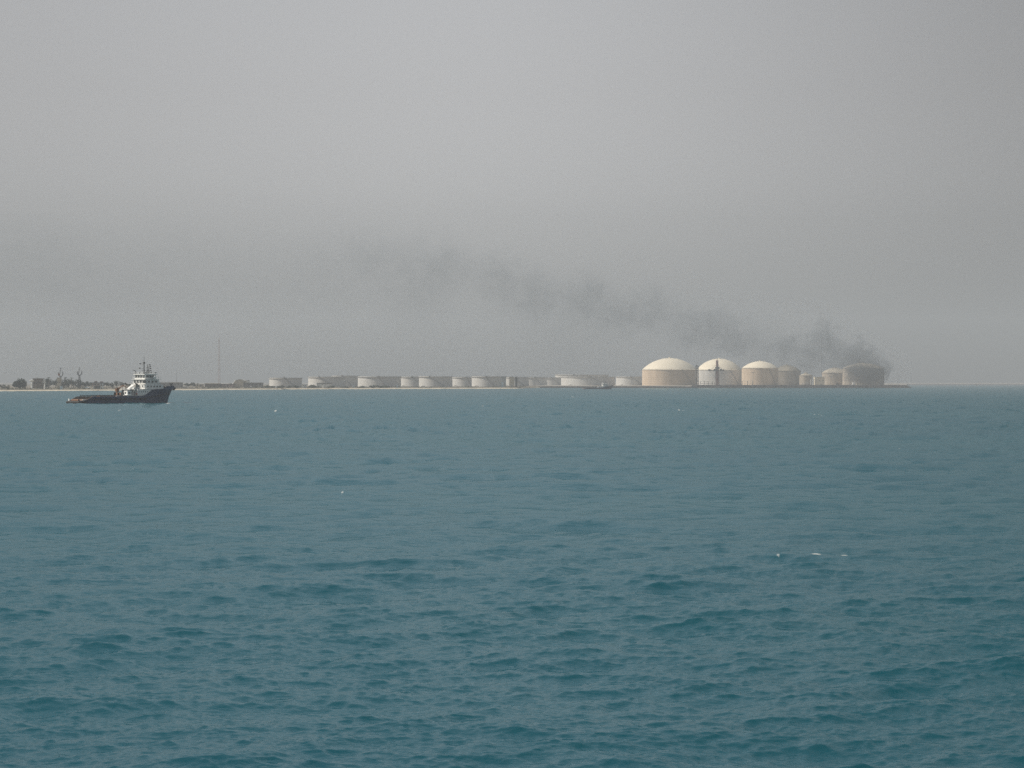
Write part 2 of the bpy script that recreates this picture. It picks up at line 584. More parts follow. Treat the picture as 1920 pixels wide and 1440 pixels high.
rock_wall('rock_breakwater', 1292, 1709, DP - 16, 4.9, 8, 'long dark rock breakwater in front of the domed tanks')

# ------------------------------------------------------------------ tanks
def ring_pts(R_, z, n):
    return [(R_ * math.cos(2 * math.pi * k / n), R_ * math.sin(2 * math.pi * k / n), z) for k in range(n + 1)]

def stair_on_shell(t, R_, h, a0, a1, m, r_=.16):
    mb = MB()
    n = 26
    for k in range(n):
        t0, t1 = k / n, (k + 1) / n
        b0, b1 = a0 + (a1 - a0) * t0, a0 + (a1 - a0) * t1
        for rr in (R_ + .35, R_ + 1.3):
            mb.bar((rr * math.cos(b0), rr * math.sin(b0), h * t0), (rr * math.cos(b1), rr * math.sin(b1), h * t1), r_, 4)
            mb.bar((rr * math.cos(b0), rr * math.sin(b0), h * t0 + 1.1), (rr * math.cos(b1), rr * math.sin(b1), h * t1 + 1.1), .07, 4)
        mb.bar(((R_ + .3) * math.cos(b0), (R_ + .3) * math.sin(b0), h * t0), ((R_ + 1.35) * math.cos(b0), (R_ + 1.35) * math.sin(b0), h * t0), .12, 4)
        mb.bar(((R_ + 1.3) * math.cos(b0), (R_ + 1.3) * math.sin(b0), h * t0), ((R_ + 1.3) * math.cos(b0), (R_ + 1.3) * math.sin(b0), h * t0 + 1.1), .07, 4)
    return mb.build('stairway', m, t)

def tank_at(px0, px1, D):
    Rr = (px1 - px0) / 2 / F * D
    return wx((px0 + px1) / 2, D), Rr

def flat_tank(px0, px1, ytop, D, label, gz=3.0, group=None, stair=None, girder=1.1, stub=True):
    x, Rr = tank_at(px0, px1, D)
    h = wz(ytop, D - Rr * .5) - gz
    t = thing('storage_tank', label, 'storage tank', (x, D, gz - .1), 0, group)
    sh = MB()
    prof = [(Rr, 0), (Rr, h * .3)]
    for k in range(1, 6):      # shell courses step in slightly
        zz = h * k / 6
        prof += [(Rr - .03 * k, zz), (Rr - .03 * k - .03, zz + .001)]
    prof = [(Rr, 0)] + [p for p in prof[2:]] + [(Rr - .2, h), (Rr - .35, h), (Rr - .35, h * .78)]
    sh.lathe(prof, 96)
    sh.build('shell', M['tank'], t, smooth=False)
    rf = MB(); rf.lathe([(0.01, h * .80), (Rr - .9, h * .78), (Rr - .36, h * .80)], 72)
    rf.build('floating_roof', M['grey'], t)
    g = MB()
    g.lathe([(Rr - .1, h - girder), (Rr + girder, h - girder), (Rr + girder, h - girder + .35), (Rr - .1, h - girder + .35)], 96, close=True)
    g.build('wind_girder', M['tank'], t)
    r_ = MB()
    r_.path(ring_pts(Rr + girder - .1, h + .35, 64), .07, 4)
    r_.path(ring_pts(Rr + girder - .1, h - .15, 64), .05, 4)
    for p in ring_pts(Rr + girder - .1, 0, 64):
        r_.bar((p[0], p[1], h - girder + .3), (p[0], p[1], h + .4), .06, 4)
    r_.build('handrail', M['rail'], t)
    a = stair if stair is not None else (R(-60), R(-100))
    stair_on_shell(t, Rr, h - girder, a[0], a[1], M['grey'], .08)
    # gauge platform and vents on the rim
    p = MB()
    an = a[1]
    cx, cy = Rr * math.cos(an), Rr * math.sin(an)
    p.box(cx - 1.5, cx + 1.5, cy - 1.5, cy + 1.5, h + .1, h + .3)
    p.bar((cx, cy, h - girder), (cx, cy, h + 2.4), .25, 6)
    for sx, sy in ((-1.4, -1.4), (1.4, -1.4), (1.4, 1.4), (-1.4, 1.4)):
        p.bar((cx + sx, cy + sy, h + .2), (cx + sx, cy + sy, h + 1.4), .07, 4)
    p.build('gauge_platform', M['rail'], t)
    for an2 in (R(-75), R(-130)):
        c_, s_ = math.cos(an2), math.sin(an2)
        pp = MB()
        pp.bar(((Rr - .2) * c_, (Rr - .2) * s_, 1.0), ((Rr + 6) * c_, (Rr + 6) * s_, 1.0), .4, 8)
        pp.bar(((Rr + 3) * c_, (Rr + 3) * s_, 1.0), ((Rr + 3) * c_, (Rr + 3) * s_, 2.0), .25, 6)
        pp.build('inlet_pipe', M['rail'], t)
    return t

G1 = 'flat topped storage tanks along the shore'
flat = [
    (505, 566, 708.3, 2760, 'leftmost small flat topped storage tank standing by itself behind the beach', 2.9),
    (622, 672.5, 704.5, 3020, 'shaded grey flat topped tank half hidden behind the wide second tank', 3.0),
    (578, 649, 706.3, 2860, 'wide flat topped storage tank behind a low brown wall, second from the left', 3.0),
    (671, 752, 705.8, 2900, 'wide flat topped tank with a long dark rail, third along the shore', 3.0),
    (750, 806, 706.2, 3060, 'narrow looking pale tank partly hidden by its right neighbour, white shed before it', 3.0),
    (785.5, 848.5, 705.6, 2900, 'pale flat topped tank left of centre with a small mast on its rim', 3.0),
    (847.5, 900, 706.8, 3080, 'pale tank left of centre, partly hidden behind a wider one', 3.0),
    (884.5, 949, 705.6, 2920, 'wide pale flat topped tank just left of the stair tower', 3.0),
    (944, 992, 706.8, 3300, 'far pale tank right behind the stair tower', 3.0),
    (978, 1026, 707.4, 3420, 'small shaded grey tank right of the stair tower', 3.9),
    (1007, 1068, 707.6, 3540, 'shaded grey tank half hidden by the wide tank behind the small vessel', 3.9),
    (1041, 1141, 702.4, 3620, 'widest low tank with a dark rim standing behind the bright one', 3.9),
    (1052, 1153, 706.2, 3420, 'wide pale flat topped tank directly behind the small distant vessel', 3.9),
    (1155, 1216, 706.0, 3560, 'pale flat topped tank just left of the biggest domed tank', 3.9),
]
for i, (a, b, yt, D, lb, gz) in enumerate(flat):
    flat_tank(a, b, yt, D, lb, gz, G1, stair=(R(-48 - 7 * (i % 4)), R(-88 - 11 * (i % 3))))

def dome_tank(px0, px1, ywall, yapex, D, label, gz=4.0, group='domed storage tanks', stair=(R(-40), R(-70)), wall='tank2', top='dome'):
    x, Rr = tank_at(px0, px1, D)
    h = wz(ywall, D - Rr * .7) - gz
    ha = wz(yapex, D) - gz - h
    t = thing('domed_tank', label, 'storage tank', (x, D, gz - .1), 0, group)
    sh = MB()
    prof = [(Rr + .25, 0), (Rr + .25, .6), (Rr, .62)]
    for k in range(1, 8):
        prof += [(Rr, h * k / 8 - .06), (Rr - .10, h * k / 8 - .05), (Rr - .10, h * k / 8 + .05), (Rr, h * k / 8 + .06)]
    prof += [(Rr, h)]
    sh.lathe(prof, 128)
    sh.build('shell', M[wall], t)
    # spherical cap
    Rs = (Rr * Rr + ha * ha) / (2 * ha)
    th = math.asin(min(1, Rr / Rs))
    d = MB()
    pr = [(Rr + .7, h - .15), (Rr + .7, h + .1)] + [(max(.02, Rs * math.sin(th * (1 - k / 22))), h + .1 + Rs * math.cos(th * (1 - k / 22)) - Rs * math.cos(th)) for k in range(23)]
    d.lathe(pr, 128)
    d.build('dome_roof', M[top], t, smooth=True)
    r_ = MB()
    r_.path(ring_pts(Rr + .8, h + 1.2, 72), .08, 4)
    r_.path(ring_pts(Rr + .8, h + .7, 72), .06, 4)
    for p in ring_pts(Rr + .8, 0, 72):
        r_.bar((p[0], p[1], h - .2), (p[0], p[1], h + 1.2), .06, 4)
    r_.build('handrail', M['rail'], t)
    v = MB()
    v.lathe([(1.6, 0), (1.6, 1.0), (2.0, 1.0), (1.8, 1.5), (.02, 1.9)], 16, (0, 0, h + ha))
    v.build('roof_vent', M[top], t)
    for k in range(6):
        v = MB()
        an = k * math.pi / 3
        rr = Rr * .25
        zz = h + Rs * math.cos(math.asin(rr / Rs)) - Rs * math.cos(th)
        v.lathe([(.5, 0), (.5, 1.0), (.75, 1.0), (.02, 1.4)], 8, (rr * math.cos(an), rr * math.sin(an), zz))
        v.build('roof_vent', M[top], t)
    stair_on_shell(t, Rr, h, stair[0], stair[1], M['grey'], .07)
    return t
dome_tank(1204, 1307.5, 693.0, 671.5, 3420, 'largest domed tank, sandy wall and cream dome, first from the left')
dome_tank(1306, 1391, 693.6, 672.6, 3500, 'second domed tank, behind the tall pipe tower', wall='tank')
dome_tank(1391, 1459, 690.2, 677.5, 3440, 'third domed tank with peach coloured left side and a thin pole before it')
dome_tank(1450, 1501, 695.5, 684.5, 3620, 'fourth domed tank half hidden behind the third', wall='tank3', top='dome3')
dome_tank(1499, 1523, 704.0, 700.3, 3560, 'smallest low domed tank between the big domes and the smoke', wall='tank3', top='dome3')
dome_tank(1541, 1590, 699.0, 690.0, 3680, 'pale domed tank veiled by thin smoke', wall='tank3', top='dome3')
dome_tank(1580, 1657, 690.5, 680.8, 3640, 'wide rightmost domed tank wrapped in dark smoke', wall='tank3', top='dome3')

# ------------------------------------------------------------------ terminal structures
# stair tower between the flat tanks
D = 2900.0
t = thing('stair_tower', 'narrow dark stair tower with a sloping brace beside a pale block', 'tower', (wx(968, D), D - 30, 2.9))
mb = MB(); mb.box(-1.6, 1.6, -2, 2, 0, 15.0); mb.build('shaft', M['dark'], t)
mb = MB()
for s in (-1.5, 1.5):
    mb.bar((1.4, s, 12.5), (9.5, s, 2.0), .35, 4)
    mb.bar((1.4, s, 13.6), (9.5, s, 3.1), .15, 4)
for k in range(12):
    u = k / 11
    mb.bar((1.6 + 7.9 * u, -1.5, 12.5 - 10.5 * u), (1.6 + 7.9 * u, 1.5, 12.5 - 10.5 * u), .2, 4)
mb.build('sloping_stair', M['grey'], t)
mb = MB()
for a in ((-1.6, -2), (1.6, -2), (1.6, 2), (-1.6, 2)):
    mb.bar((a[0], a[1], 15), (a[0], a[1], 16.2), .08, 4)
mb.path([(-1.6, -2, 16.2), (1.6, -2, 16.2), (1.6, 2, 16.2), (-1.6, 2, 16.2), (-1.6, -2, 16.2)], .08, 4)
mb.build('railing', M['rail'], t)
t = thing('equipment_block', 'pale windowless block standing left of the stair tower', 'building', (wx(959.5, D), D - 20, 2.9))
mb = MB(); mb.box(-3.6, 3.6, -5, 5, 0, 14.6); mb.build('wall', M['cream'], t)
mb = MB(); mb.box(-3.9, 3.9, -5.3, 5.3, 14.6, 15.1); mb.build('roof', M['conc'], t)
mb = MB(); mb.box(-1, 1, -5.1, -5.0, 0.1, 2.4); mb.build('door', M['grey'], t)

# access tower at the right edge of the largest dome
D = 3365.0
t = thing('access_tower', 'dark narrow access tower between the two largest domed tanks', 'tower', (wx(1307, D), D, 3.9))
mb = MB(); mb.lattice((0, 0, 0), (0, 0, 33.5), 5.0, 4.6, .32, 9)
mb.build('frame', M['rail'], t)
mb = MB()
for k in range(10):
    z = 3.6 * k + .5
    mb.box(-2.1, 2.1, -2.1, 2.1, z, z + .2)
for k in range(9):
    z = 3.6 * k + .7
    s = 1 if k % 2 else -1
    mb.bar((-1.8 * s, -1.5, z), (1.8 * s, -1.5, z + 3.5), .35, 4)
    mb.bar((1.8 * s, 1.5, z), (-1.8 * s, 1.5, z + 1.8), .35, 4)
mb.build('stair_flights', M['dark'], t)
mb = MB(); mb.box(-3.4, 3.4, -2.6, 2.6, 33.5, 34.0)
for s in (-3.3, 3.3):
    mb.path([(s, -2.5, 34), (s, -2.5, 35.3), (s, 2.5, 35.3), (s, 2.5, 34)], .12, 4)
mb.box(-2.6, 1.0, -1.6, 1.6, 34.0, 36.2)
mb.build('top_platform', M['rail'], t)

# pipe tower in front of dome 2
D = 3400.0
t = thing('pipe_tower', 'reddish pipe tower rising in front of the second domed tank', 'tower', (wx(1344.5, D), D, 3.9))
mb = MB()
for (dx, dy) in ((-1.4, 0), (.2, 0.6), (1.6, 0)):
    mb.bar((dx, dy, 0), (dx, dy, 44.5 if dx != .2 else 46.2), .85, 8)
mb.build('riser_pipe', M['redwhite'], t)
mb = MB(); mb.lattice((0, 0, 0), (0, 0, 30), 7.5, 5.0, .28, 8); mb.build('frame', M['rail'], t)
mb = MB()
mb.box(-15.0, 13.0, -2.2, 2.2, 25.6, 26.3)
mb.box(-15.5, -11.5, -2.0, 2.0, 26.3, 29.0)
mb.box(-6, -3.2, -1.6, 1.6, 26.3, 29.5); mb.box(-3.2, 4.2, -2.3, 2.3, 29.0, 33.2); mb.box(5, 8, -1.5, 1.5, 26.3, 29.8); mb.box(10, 12.5, -1.8, 1.8, 26.3, 28.6)
mb.build('platform', M['rail'], t)
mb = MB()
for i in range(29):
    mb.bar((-15 + i, -2.2, 26.3), (-15 + i, -2.2, 27.6), .07, 4)
mb.bar((-15, -2.2, 27.6), (13, -2.2, 27.6), .1, 4)
for a, b in (((-13, 0), (-13, 0)), ((11, 0), (11, 0))):
    mb.bar((a[0], 0, 25.6), (a[0] * .15, 0, 12), .3, 4)
mb.bar((-13, 0, 26), (-3, 0, 36), .25, 4); mb.bar((11, 0, 26), (3, 0, 36), .25, 4)
mb.build('brace', M['rail'], t)

# pipe rack at the foot of dome 2 and other low plant
def pipe_rack(px0, px1, D, gz, hts, label, m='grey'):
    x0, x1 = wx(px0, D), wx(px1, D)
    t = thing('pipe_rack', label, 'pipe rack', ((x0 + x1) / 2, D, gz), 0, 'pipe racks in front of the domed tanks')
    L = (x1 - x0) / 2
    mb = MB()
    n = max(2, int((x1 - x0) / 6))
    for i in range(n + 1):
        xx = -L + 2 * L * i / n
        for yy in (-2, 2):
            mb.bar((xx, yy, 0), (xx, yy, hts), .28, 4)
        for z in (hts * .5, hts):
            mb.bar((xx, -2, z), (xx, 2, z), .22, 4)
    mb.build('support_frame', M['rail'], t)
    for k, (yy, z) in enumerate(((-1.5, .5), (0, .5), (1.5, .5), (-1.2, 1), (1.0, 1))):
        p = MB(); p.bar((-L, yy, hts * z + .45), (L, yy, hts * z + .45), .38, 8); p.build('pipe', M['whiteold' if k % 2 else m], t)
    return t
pipe_rack(1313, 1343, 3350, 3.9, 7.0, 'pipe rack with pale pipes at the foot of the second domed tank')
pipe_rack(1392, 1411, 3360, 3.9, 7.5, 'pipe rack at the lit left foot of the third domed tank', 'whiteold')
pipe_rack(1504, 1516, 3400, 3.9, 4.0, 'short pipe rack before the smallest low domed tank')

# thin pole in front of dome 3
def pole(px, ytop, D, gz, label, r=.35, arm=0, m='rail', name='lamp_pole', cat='pole', lamp=True, group=None):
    x = wx(px, D)
    h = wz(ytop, D) - gz
    t = thing(name, label, cat, (x, D, gz - .1), 0, group)
    mb = MB(); mb.bar((0, 0, 0), (0, 0, h), r, 6, r * .55); mb.build('post', M[m], t)
    if arm:
        mb = MB(); mb.bar((-arm, 0, h - .8), (arm, 0, h - .8), r * .6, 4)
        mb.build('crossarm', M[m], t)
        if lamp:
            for s in (-arm, -arm * .35, arm * .35, arm):
                q = MB(); q.box(s - .5, s + .5, -.5, .4, h - .9, h - .1); q.build('floodlight', M['grey'], t)
    return t
pole(1412, 697.8, 3360, 3.9, 'floodlight pole with a crossarm in front of the third domed tank', .4, 2.4)
pole(1541, 628, 3560, 3.9, 'tall thin dark mast rising into the smoke', .36, 0, 'dark', 'signal_mast', 'mast')
pole(1766, 704, 6800, 3.9, 'very faint thin pole on the far right shore', .5, 0, 'rail', 'far_pole', 'pole')
pole(1792, 707, 6800, 3.9, 'fainter right hand pole on the far right shore', .5, 0, 'rail', 'far_pole', 'pole')
pole(1558, 706, 3420, 3.9, 'floodlight pole standing before the tank veiled by thin smoke', .35, 2)

# white scaffold posts and light structures near 1520-1545
D = 3400
t = thing('loading_gantry', 'white gantry of tall posts right of the smallest domed tank', 'gantry', (wx(1523, D), D, 3.9))
for dx in (-2.6, 0, 2.6):
    mb = MB(); mb.bar((dx, 0, 0), (dx, 0, 10.6), .5, 6); mb.build('post', M['bright'], t)
for z in (3.5, 7, 10.4):
    mb = MB(); mb.box(-3.0, 3.0, -.6, .6, z, z + .5); mb.build('crossbeam', M['whiteold'], t)

def house(px0, px1, ytop, D, gz, m, label, depth=12, roofm='conc', cat='building', roof_over=.6, door=True, wins=3, name='building', roof_t=.5, group=None, parapet=False, gable=False):
    x0, x1 = wx(px0, D), wx(px1, D)
    h = wz(ytop, D) - gz
    L = (x1 - x0) / 2
    t = thing(name, label, cat, ((x0 + x1) / 2, D, gz - .3), 0, group)
    mb = MB(); mb.box(-L, L, 0, depth, 0, h + .3 - roof_t); mb.build('wall', M[m], t)
    mb = MB()
    if gable:
        mb.prism([(-L - roof_over, h + .3 - roof_t), (L + roof_over, h + .3 - roof_t), (0, h + .3 + min(2.5, L * .4))], -roof_over, depth + roof_over)
    else:
        mb.box(-L - roof_over, L + roof_over, -roof_over, depth + roof_over, h + .3 - roof_t, h + .3)
        if parapet:
            mb.box(-L * .3, L * .2, depth * .3, depth * .7, h + .3, h + 2.4)
    mb.build('roof', M[roofm], t)
    if door:
        dw = min(1.2, L * .4)
        mb = MB(); mb.box(-dw / 2 + L * .3, dw / 2 + L * .3, -.06, -.003, .3, min(2.5, h * .8)); mb.build('door', M['dark'], t)
    if wins:
        hh = h * .5
        for k in range(wins):
            cx = -L + 2 * L * (k + .5) / wins
            ww = min(.9, L / wins * .5)
            f = MB(); f.box(cx - ww, cx + ww, -.05, -.003, hh + .2, hh + min(1.6, h * .45)); f.build('window', M['glass'], t)
    return t
house(1527.5, 1546, 706.5, 3440, 3.9, 'cream', 'cream plant building at the foot of the smoke veiled tank', roofm='whiteold')
house(1598.5, 1603, 716.2, 3290, 3.9, 'bright', 'tiny bright white hut on the breakwater below the smoke', depth=4, wins=0, name='hut', cat='hut', roofm='bright')
house(1606, 1616, 718.5, 3300, 3.9, 'cream', 'tiny low cream hut beside the bright white hut', depth=4, wins=2, name='hut', cat='hut')
house(1567.5, 1574, 718.0, 3290, 3.9, 'brown', 'tiny brown hut on the breakwater under the thin smoke', depth=4, wins=0, name='hut', cat='hut')

# ------------------------------------------------------------------ trees
def crown_mesh(mb, c, rx, ry, rz, n, size):
    clumps = []
    for _ in range(max(7, n // 45)):
        u, v = random.uniform(0, 2 * math.pi), random.uniform(-.9, 1)
        s = math.sqrt(1 - v * v) if abs(v) < 1 else 0
        k = random.uniform(.35, .85)
        clumps.append((c[0] + rx * s * math.cos(u) * k, c[1] + ry * s * math.sin(u) * k, c[2] + rz * v * k, random.uniform(.28, .45)))
    for _ in range(n):
        cl = random.choice(clumps)
        while True:
            p = Vector((random.uniform(-1, 1), random.uniform(-1, 1), random.uniform(-1, 1)))
            if p.length < 1:
                break
        p = Vector((cl[0] + p.x * rx * cl[3] * 1.3, cl[1] + p.y * ry * cl[3] * 1.3, cl[2] + p.z * rz * cl[3] * 1.2))
        a = Vector((random.gauss(0, 1), random.gauss(0, 1), random.gauss(0, 1))).normalized() * size * random.uniform(.6, 1.3)
        b = Vector((random.gauss(0, 1), random.gauss(0, 1), random.gauss(0, 1))).normalized() * size * random.uniform(.6, 1.3)
        mb.add([p - a * .5 - b * .5, p + a * .5 - b * .5, p + a * .5 + b * .5, p - a * .5 + b * .5], [(0, 1, 2, 3)])

def tree(px0, px1, ytop, D, gz, label, m='leaf', n=750, group='trees behind the left beach', name='broadleaf_tree', cat='tree', trunk=.3):
    x0, x1 = wx(px0, D), wx(px1, D)
    h = wz(ytop, D) - gz
    rx = (x1 - x0) / 2
    t = thing(name, label, cat, ((x0 + x1) / 2, D, gz - .2), 0, group)
    tr = MB()
    zt = h * .45
    tr.bar((0, 0, 0), (0, 0, zt), max(.2, h * .035), 7, h * .022)
    for k in range(5):
        an = k * 1.3
        tr.bar((0, 0, zt * .8), (rx * .5 * math.cos(an), rx * .5 * math.sin(an), h * random.uniform(.6, .8)), h * .018, 5, h * .008)
    tr.build('trunk', M['bark'], t)
    cr = MB()
    zb = h * trunk * .5
    crown_mesh(cr, (0, 0, (h + zb) / 2), rx, rx * .9, (h - zb) / 2, n, max(.5, rx * .17))
    cr.build('crown', M[m], t)
    return t

def palm(px, ytop, D, gz, label, group='palms behind the left beach'):
    x = wx(px, D)
    h = wz(ytop, D) - gz
    t = thing('palm_tree', label, 'palm', (x, D, gz - .2), 0, group)
    tr = MB(); tr.bar((0, 0, 0), (.2, 0, h * .5), .28, 7, .22); tr.bar((.2, 0, h * .5), (.3, 0, h * .86), .22, 7, .18)
    tr.build('trunk', M['bark'], t)
    cr = MB()
    for k in range(26):
        an = random.uniform(0, 2 * math.pi)
        up = random.uniform(.1, 1.0)
        L = random.uniform(2.4, 3.3)
        prev = Vector((.3, 0, h * .86))
        d = Vector((math.cos(an), math.sin(an), up * 1.5)).normalized()
        side = Vector((-math.sin(an), math.cos(an), 0))
        wdt = .3
        for s in range(4):
            nx = prev + d * L / 4
            cr.add([prev - side * wdt, prev + side * wdt, nx + side * wdt * .8, nx - side * wdt * .8], [(0, 1, 2, 3)])
            prev = nx
            d = (d + Vector((0, 0, -.5))).normalized()
            wdt *= .85
    cr.build('crown', M['leaf'], t)
    return t

tree(26, 51, 710.6, 2120, 2.2, 'large round dark tree standing alone left of the white water tower', n=1500, group=None, trunk=.15)
tree(1, 12, 720, 2200, 2.4, 'low dusty bush at the far left edge of the shore', 'leaf2', 350, None, 'bush', 'bush', .05)
tree(9, 20, 721, 2190, 2.4, 'second low dusty bush left of the large round tree', 'leaf2', 350, None, 'bush', 'bush', .05)
tree(-16, 2, 719.5, 2200, 2.4, 'low dusty bush cut by the left edge of the picture', 'leaf2', 350, None, 'bush', 'bush', .05)
lt = [(74, 92, 709, 2280), (84, 100, 707.5, 2320), (96, 112, 709.5, 2300), (104, 119, 711, 2260), (112, 128, 708, 2330), (121, 136, 710, 2290),
      (130, 145, 711.5, 2310), (139, 153, 711, 2330), (147, 161, 712.5, 2290), (156, 169, 713.5, 2340), (164, 177, 715, 2360)]
tags = ['behind the brown block', 'behind the white chimney', 'below the left crane', 'in front of the left crane', 'right of the left crane', 'under a spiky palm',
        'between the two cranes', 'left of the right crane foot', 'just right of the right crane foot', 'above the small white tent', 'beside the pinkish house']
for (a, b, yt, D), tg in zip(lt, tags):
    tree(a, b, yt, D, 2.6, 'dark bluish tree in the dense row, ' + tg, 'leaf', 520, trunk=.1)
palm(91, 704.8, 2240, 2.5, 'palm sticking out of the dark trees above the white chimney')
palm(122, 705.5, 2240, 2.5, 'palm between the two cranes, left of a pair')
palm(134, 706, 2250, 2.5, 'palm between the two cranes, right of a pair')
lt2 = [(193, 206, 716, 2300), (203, 216, 717.5, 2320), (212, 226, 713, 2340), (223, 238, 716.5, 2320), (235, 249, 718.5, 2340)]
for (a, b, yt, D), tg in zip(lt2, ['right beside the pinkish house', 'between the pinkish house and the vessel', 'tallest one left of the vessel mast', 'above the vessel deck crane', 'just behind the vessel funnels']):
    tree(a, b, yt, D, 2.6, 'dark tree behind the moored vessel, ' + tg, 'leaf', 420, group='trees behind the vessel')
lt3 = [(344, 358, 717.5), (353, 367, 716), (363, 376, 718)]
for (a, b, yt), tg in zip(lt3, ['left', 'middle', 'right']):
    tree(a, b, yt, 2600, 2.8, tg + ' tree of a clump between the long white shed and the low house', 'leaf2', 380, group='trees right of the long shed')
tree(427, 440, 718, 2600, 2.8, 'small dusty tree left of the cream domed hall', 'leaf2', 350, group=None)
tg_ = ['leftmost of the row', 'second from the left', 'third from the left', 'tallest, under the lit tank wall', 'just before the shaded tank wall', 'rightmost of the row']
bs = [(492, 506, 722.5), (503, 518, 723.2), (515, 530, 722.6), (520, 536, 721.2), (533, 548, 723), (546, 562, 722.5)]
for k, (a, b, yt) in enumerate(bs):
    o = tree(a, b, yt, 2520, 2.2, 'low shrub before the leftmost flat tank, ' + tg_[k], 'leaf2', 260, 'shrubs before the leftmost flat tank', 'shrub', 'shrub', .03)
tg_ = ['at the left foot of the second tank', 'left of the low brown wall', 'below the low brown wall', 'just right of the low brown wall', 'under the left edge of the third tank',
       'under the lit wall of the third tank', 'tallest, below the middle of the third tank', 'beside the shaded part of the third tank']
bs = [(578, 592, 721), (585, 600, 722), (612, 630, 722.8), (640, 655, 724.2), (672, 688, 723.6), (690, 706, 722), (704, 722, 721.4), (715, 731, 722.6)]
for k, (a, b, yt) in enumerate(bs):
    tree(a, b, yt, 2600, 2.2, 'low dusty shrub ' + tg_[k], 'leaf2', 260, 'shrubs before the wide flat tanks', 'shrub', 'shrub', .03)

# undergrowth behind the beach (uncountable)
mb = MB()
for _ in range(2600):
    px = random.uniform(-300, 990)
    D = coast_D(px) + random.uniform(24, 170)
    z = 2.0 + random.uniform(-.1, .5)
    s = random.uniform(.5, 1.4)
    for k in range(5):
        p = Vector((wx(px, D) + random.uniform(-s, s) * 1.6, D + random.uniform(-s, s), z + random.uniform(0, s * .7)))
        a = Vector((random.gauss(0, 1), random.gauss(0, 1), random.gauss(0, 1))).normalized() * s * .8
        b = Vector((random.gauss(0, 1), random.gauss(0, 1), random.gauss(0, 1))).normalized() * s * .8
        mb.add([p - a * .5 - b * .5, p + a * .5 - b * .5, p + a * .5 + b * .5, p - a * .5 + b * .5], [(0, 1, 2, 3)])
o = mb.build('undergrowth', M['leaf2'])
tag(o, 'dusty low undergrowth scattered over the sandy ground behind the beach', 'undergrowth'); o['kind'] = 'stuff'

# ------------------------------------------------------------------ buildings on the left
D = 2080.0
def water_tower(px, ytop, ybase_h, D, gz, label, wide=2.6):
    x = wx(px, D); h = wz(ytop, D) - gz
    t = thing('water_tower', label, 'water tower', (x, D, gz - .2))
    mb = MB(); mb.bar((0, 0, 0), (0, 0, h - 1.5), .95, 12, .8); mb.build('column', M['bright'], t)
    mb = MB(); mb.lathe([(.7, h - 2.2), (wide * .8, h - 1.2), (wide, h - .6), (wide, h - .1), (.02, h + .25)], 20); mb.build('tank', M['bright'], t)
    return t
water_tower(59.8, 712.2, 0, D, 2.4, 'white mushroom shaped water tower right of the large round tree', 2.5)
t = thing('chimney', 'white chimney with a stepped top in front of the dark trees', 'chimney', (wx(83.7, D), D, 2.2))
mb = MB(); mb.bar((0, 0, 0), (0, 0, 9.6), .75, 10, .6); mb.build('stack', M['bright'], t)
mb = MB(); mb.box(-2.2, 1.2, -1, 1, 6.8, 8.2); mb.build('side_box', M['whiteold'], t)
mb = MB(); mb.box(-1.2, .9, -.9, .9, 8.8, 9.7); mb.build('cap', M['whiteold'], t)
house(61.5, 76, 709.2, 2200, 2.5, 'brown', 'tall brown building between the water tower and the chimney', depth=14, wins=3, roofm='conc')
t = thing('roof_dish', 'small white slab shaped antenna on top of the brown building', 'antenna', (wx(70, 2205), 2205, wz(709.2, 2205)))
mb = MB(); mb.bar((0, 0, -.5), (0, 0, 1), .2, 6); mb.build('post', M['grey'], t)
mb = MB(); mb.box(-2.6, 2.6, -.4, .4, .8, 1.4); mb.build('panel', M['bright'], t)

def harbour_crane(px, ytop, ybot, D, gz, label, red):
    x = wx(px, D)
    k = D / F
    h = wz(ybot, D) - gz       # where the fork begins
    t = thing('harbour_crane', label, 'crane', (x, D, gz - .2), 0, 'cranes behind the left beach')
    H = wz(ytop, D) - gz
    mb = MB(); mb.lattice((0, 0, 0), (0, 0, h), 2.6, 1.2, .22, 7); mb.build('tower', M['dark'], t)
    mb = MB()
    # forked head: two upturned arms joined by a curved base
    w_ = 4.2 * k
    pts = [(-w_, 0, h + 7.6 * k), (-w_ * .95, 0, h + 3 * k), (-w_ * .5, 0, h + .6 * k), (0, 0, h), (w_ * .55, 0, h + .6 * k), (w_, 0, h + 3 * k), (w_ * 1.02, 0, h + 8.5 * k)]
    for dy in (-.7, .7):
        mb.path([(p[0], dy, p[2]) for p in pts], .34, 6)
    mb.build('fork', M['dark'], t)
    mb = MB(); mb.box(-w_ * 1.05, -w_ * .3, -1.2, 1.2, h + 1.4 * k, h + 5.4 * k)
    mb.build('machinery_cab', M['redwhite' if red else 'grey'], t)
    mb = MB(); mb.bar((-w_ * .4, 0, h + 5 * k), (w_ * .05, 0, H), .3, 5); mb.bar((w_ * .05, 0, H), (w_ * 1.0, 0, h + 8 * k), .1, 4)
    mb.bar((w_ * .05, 0, H), (-w_ * .1, 0, h + 5 * k), .12, 4); mb.box(-w_ * .2, w_ * .25, -.5, .5, H - 1, H - .4)
    mb.build('jib', M['dark'], t)
    return t
harbour_crane(113.5, 689, 705.5, 2240, 2.6, 'left forked crane with a reddish cab above the dark trees', True)
harbour_crane(149, 688.5, 703.5, 2240, 2.6, 'right forked crane on a thin tower above the dark trees', False)
house(106.5, 113, 707.5, 2220, 2.6, 'cream', 'small cream building with a bright roof under the left crane', depth=6, wins=2, roofm='whiteold', roof_over=.3)
house(112.6, 116.2, 724.0, 2050, 1.9, 'bright', 'tiny white hut on the beach below the left crane', depth=3, wins=0, name='hut', cat='hut', roofm='bright', roof_over=.15)
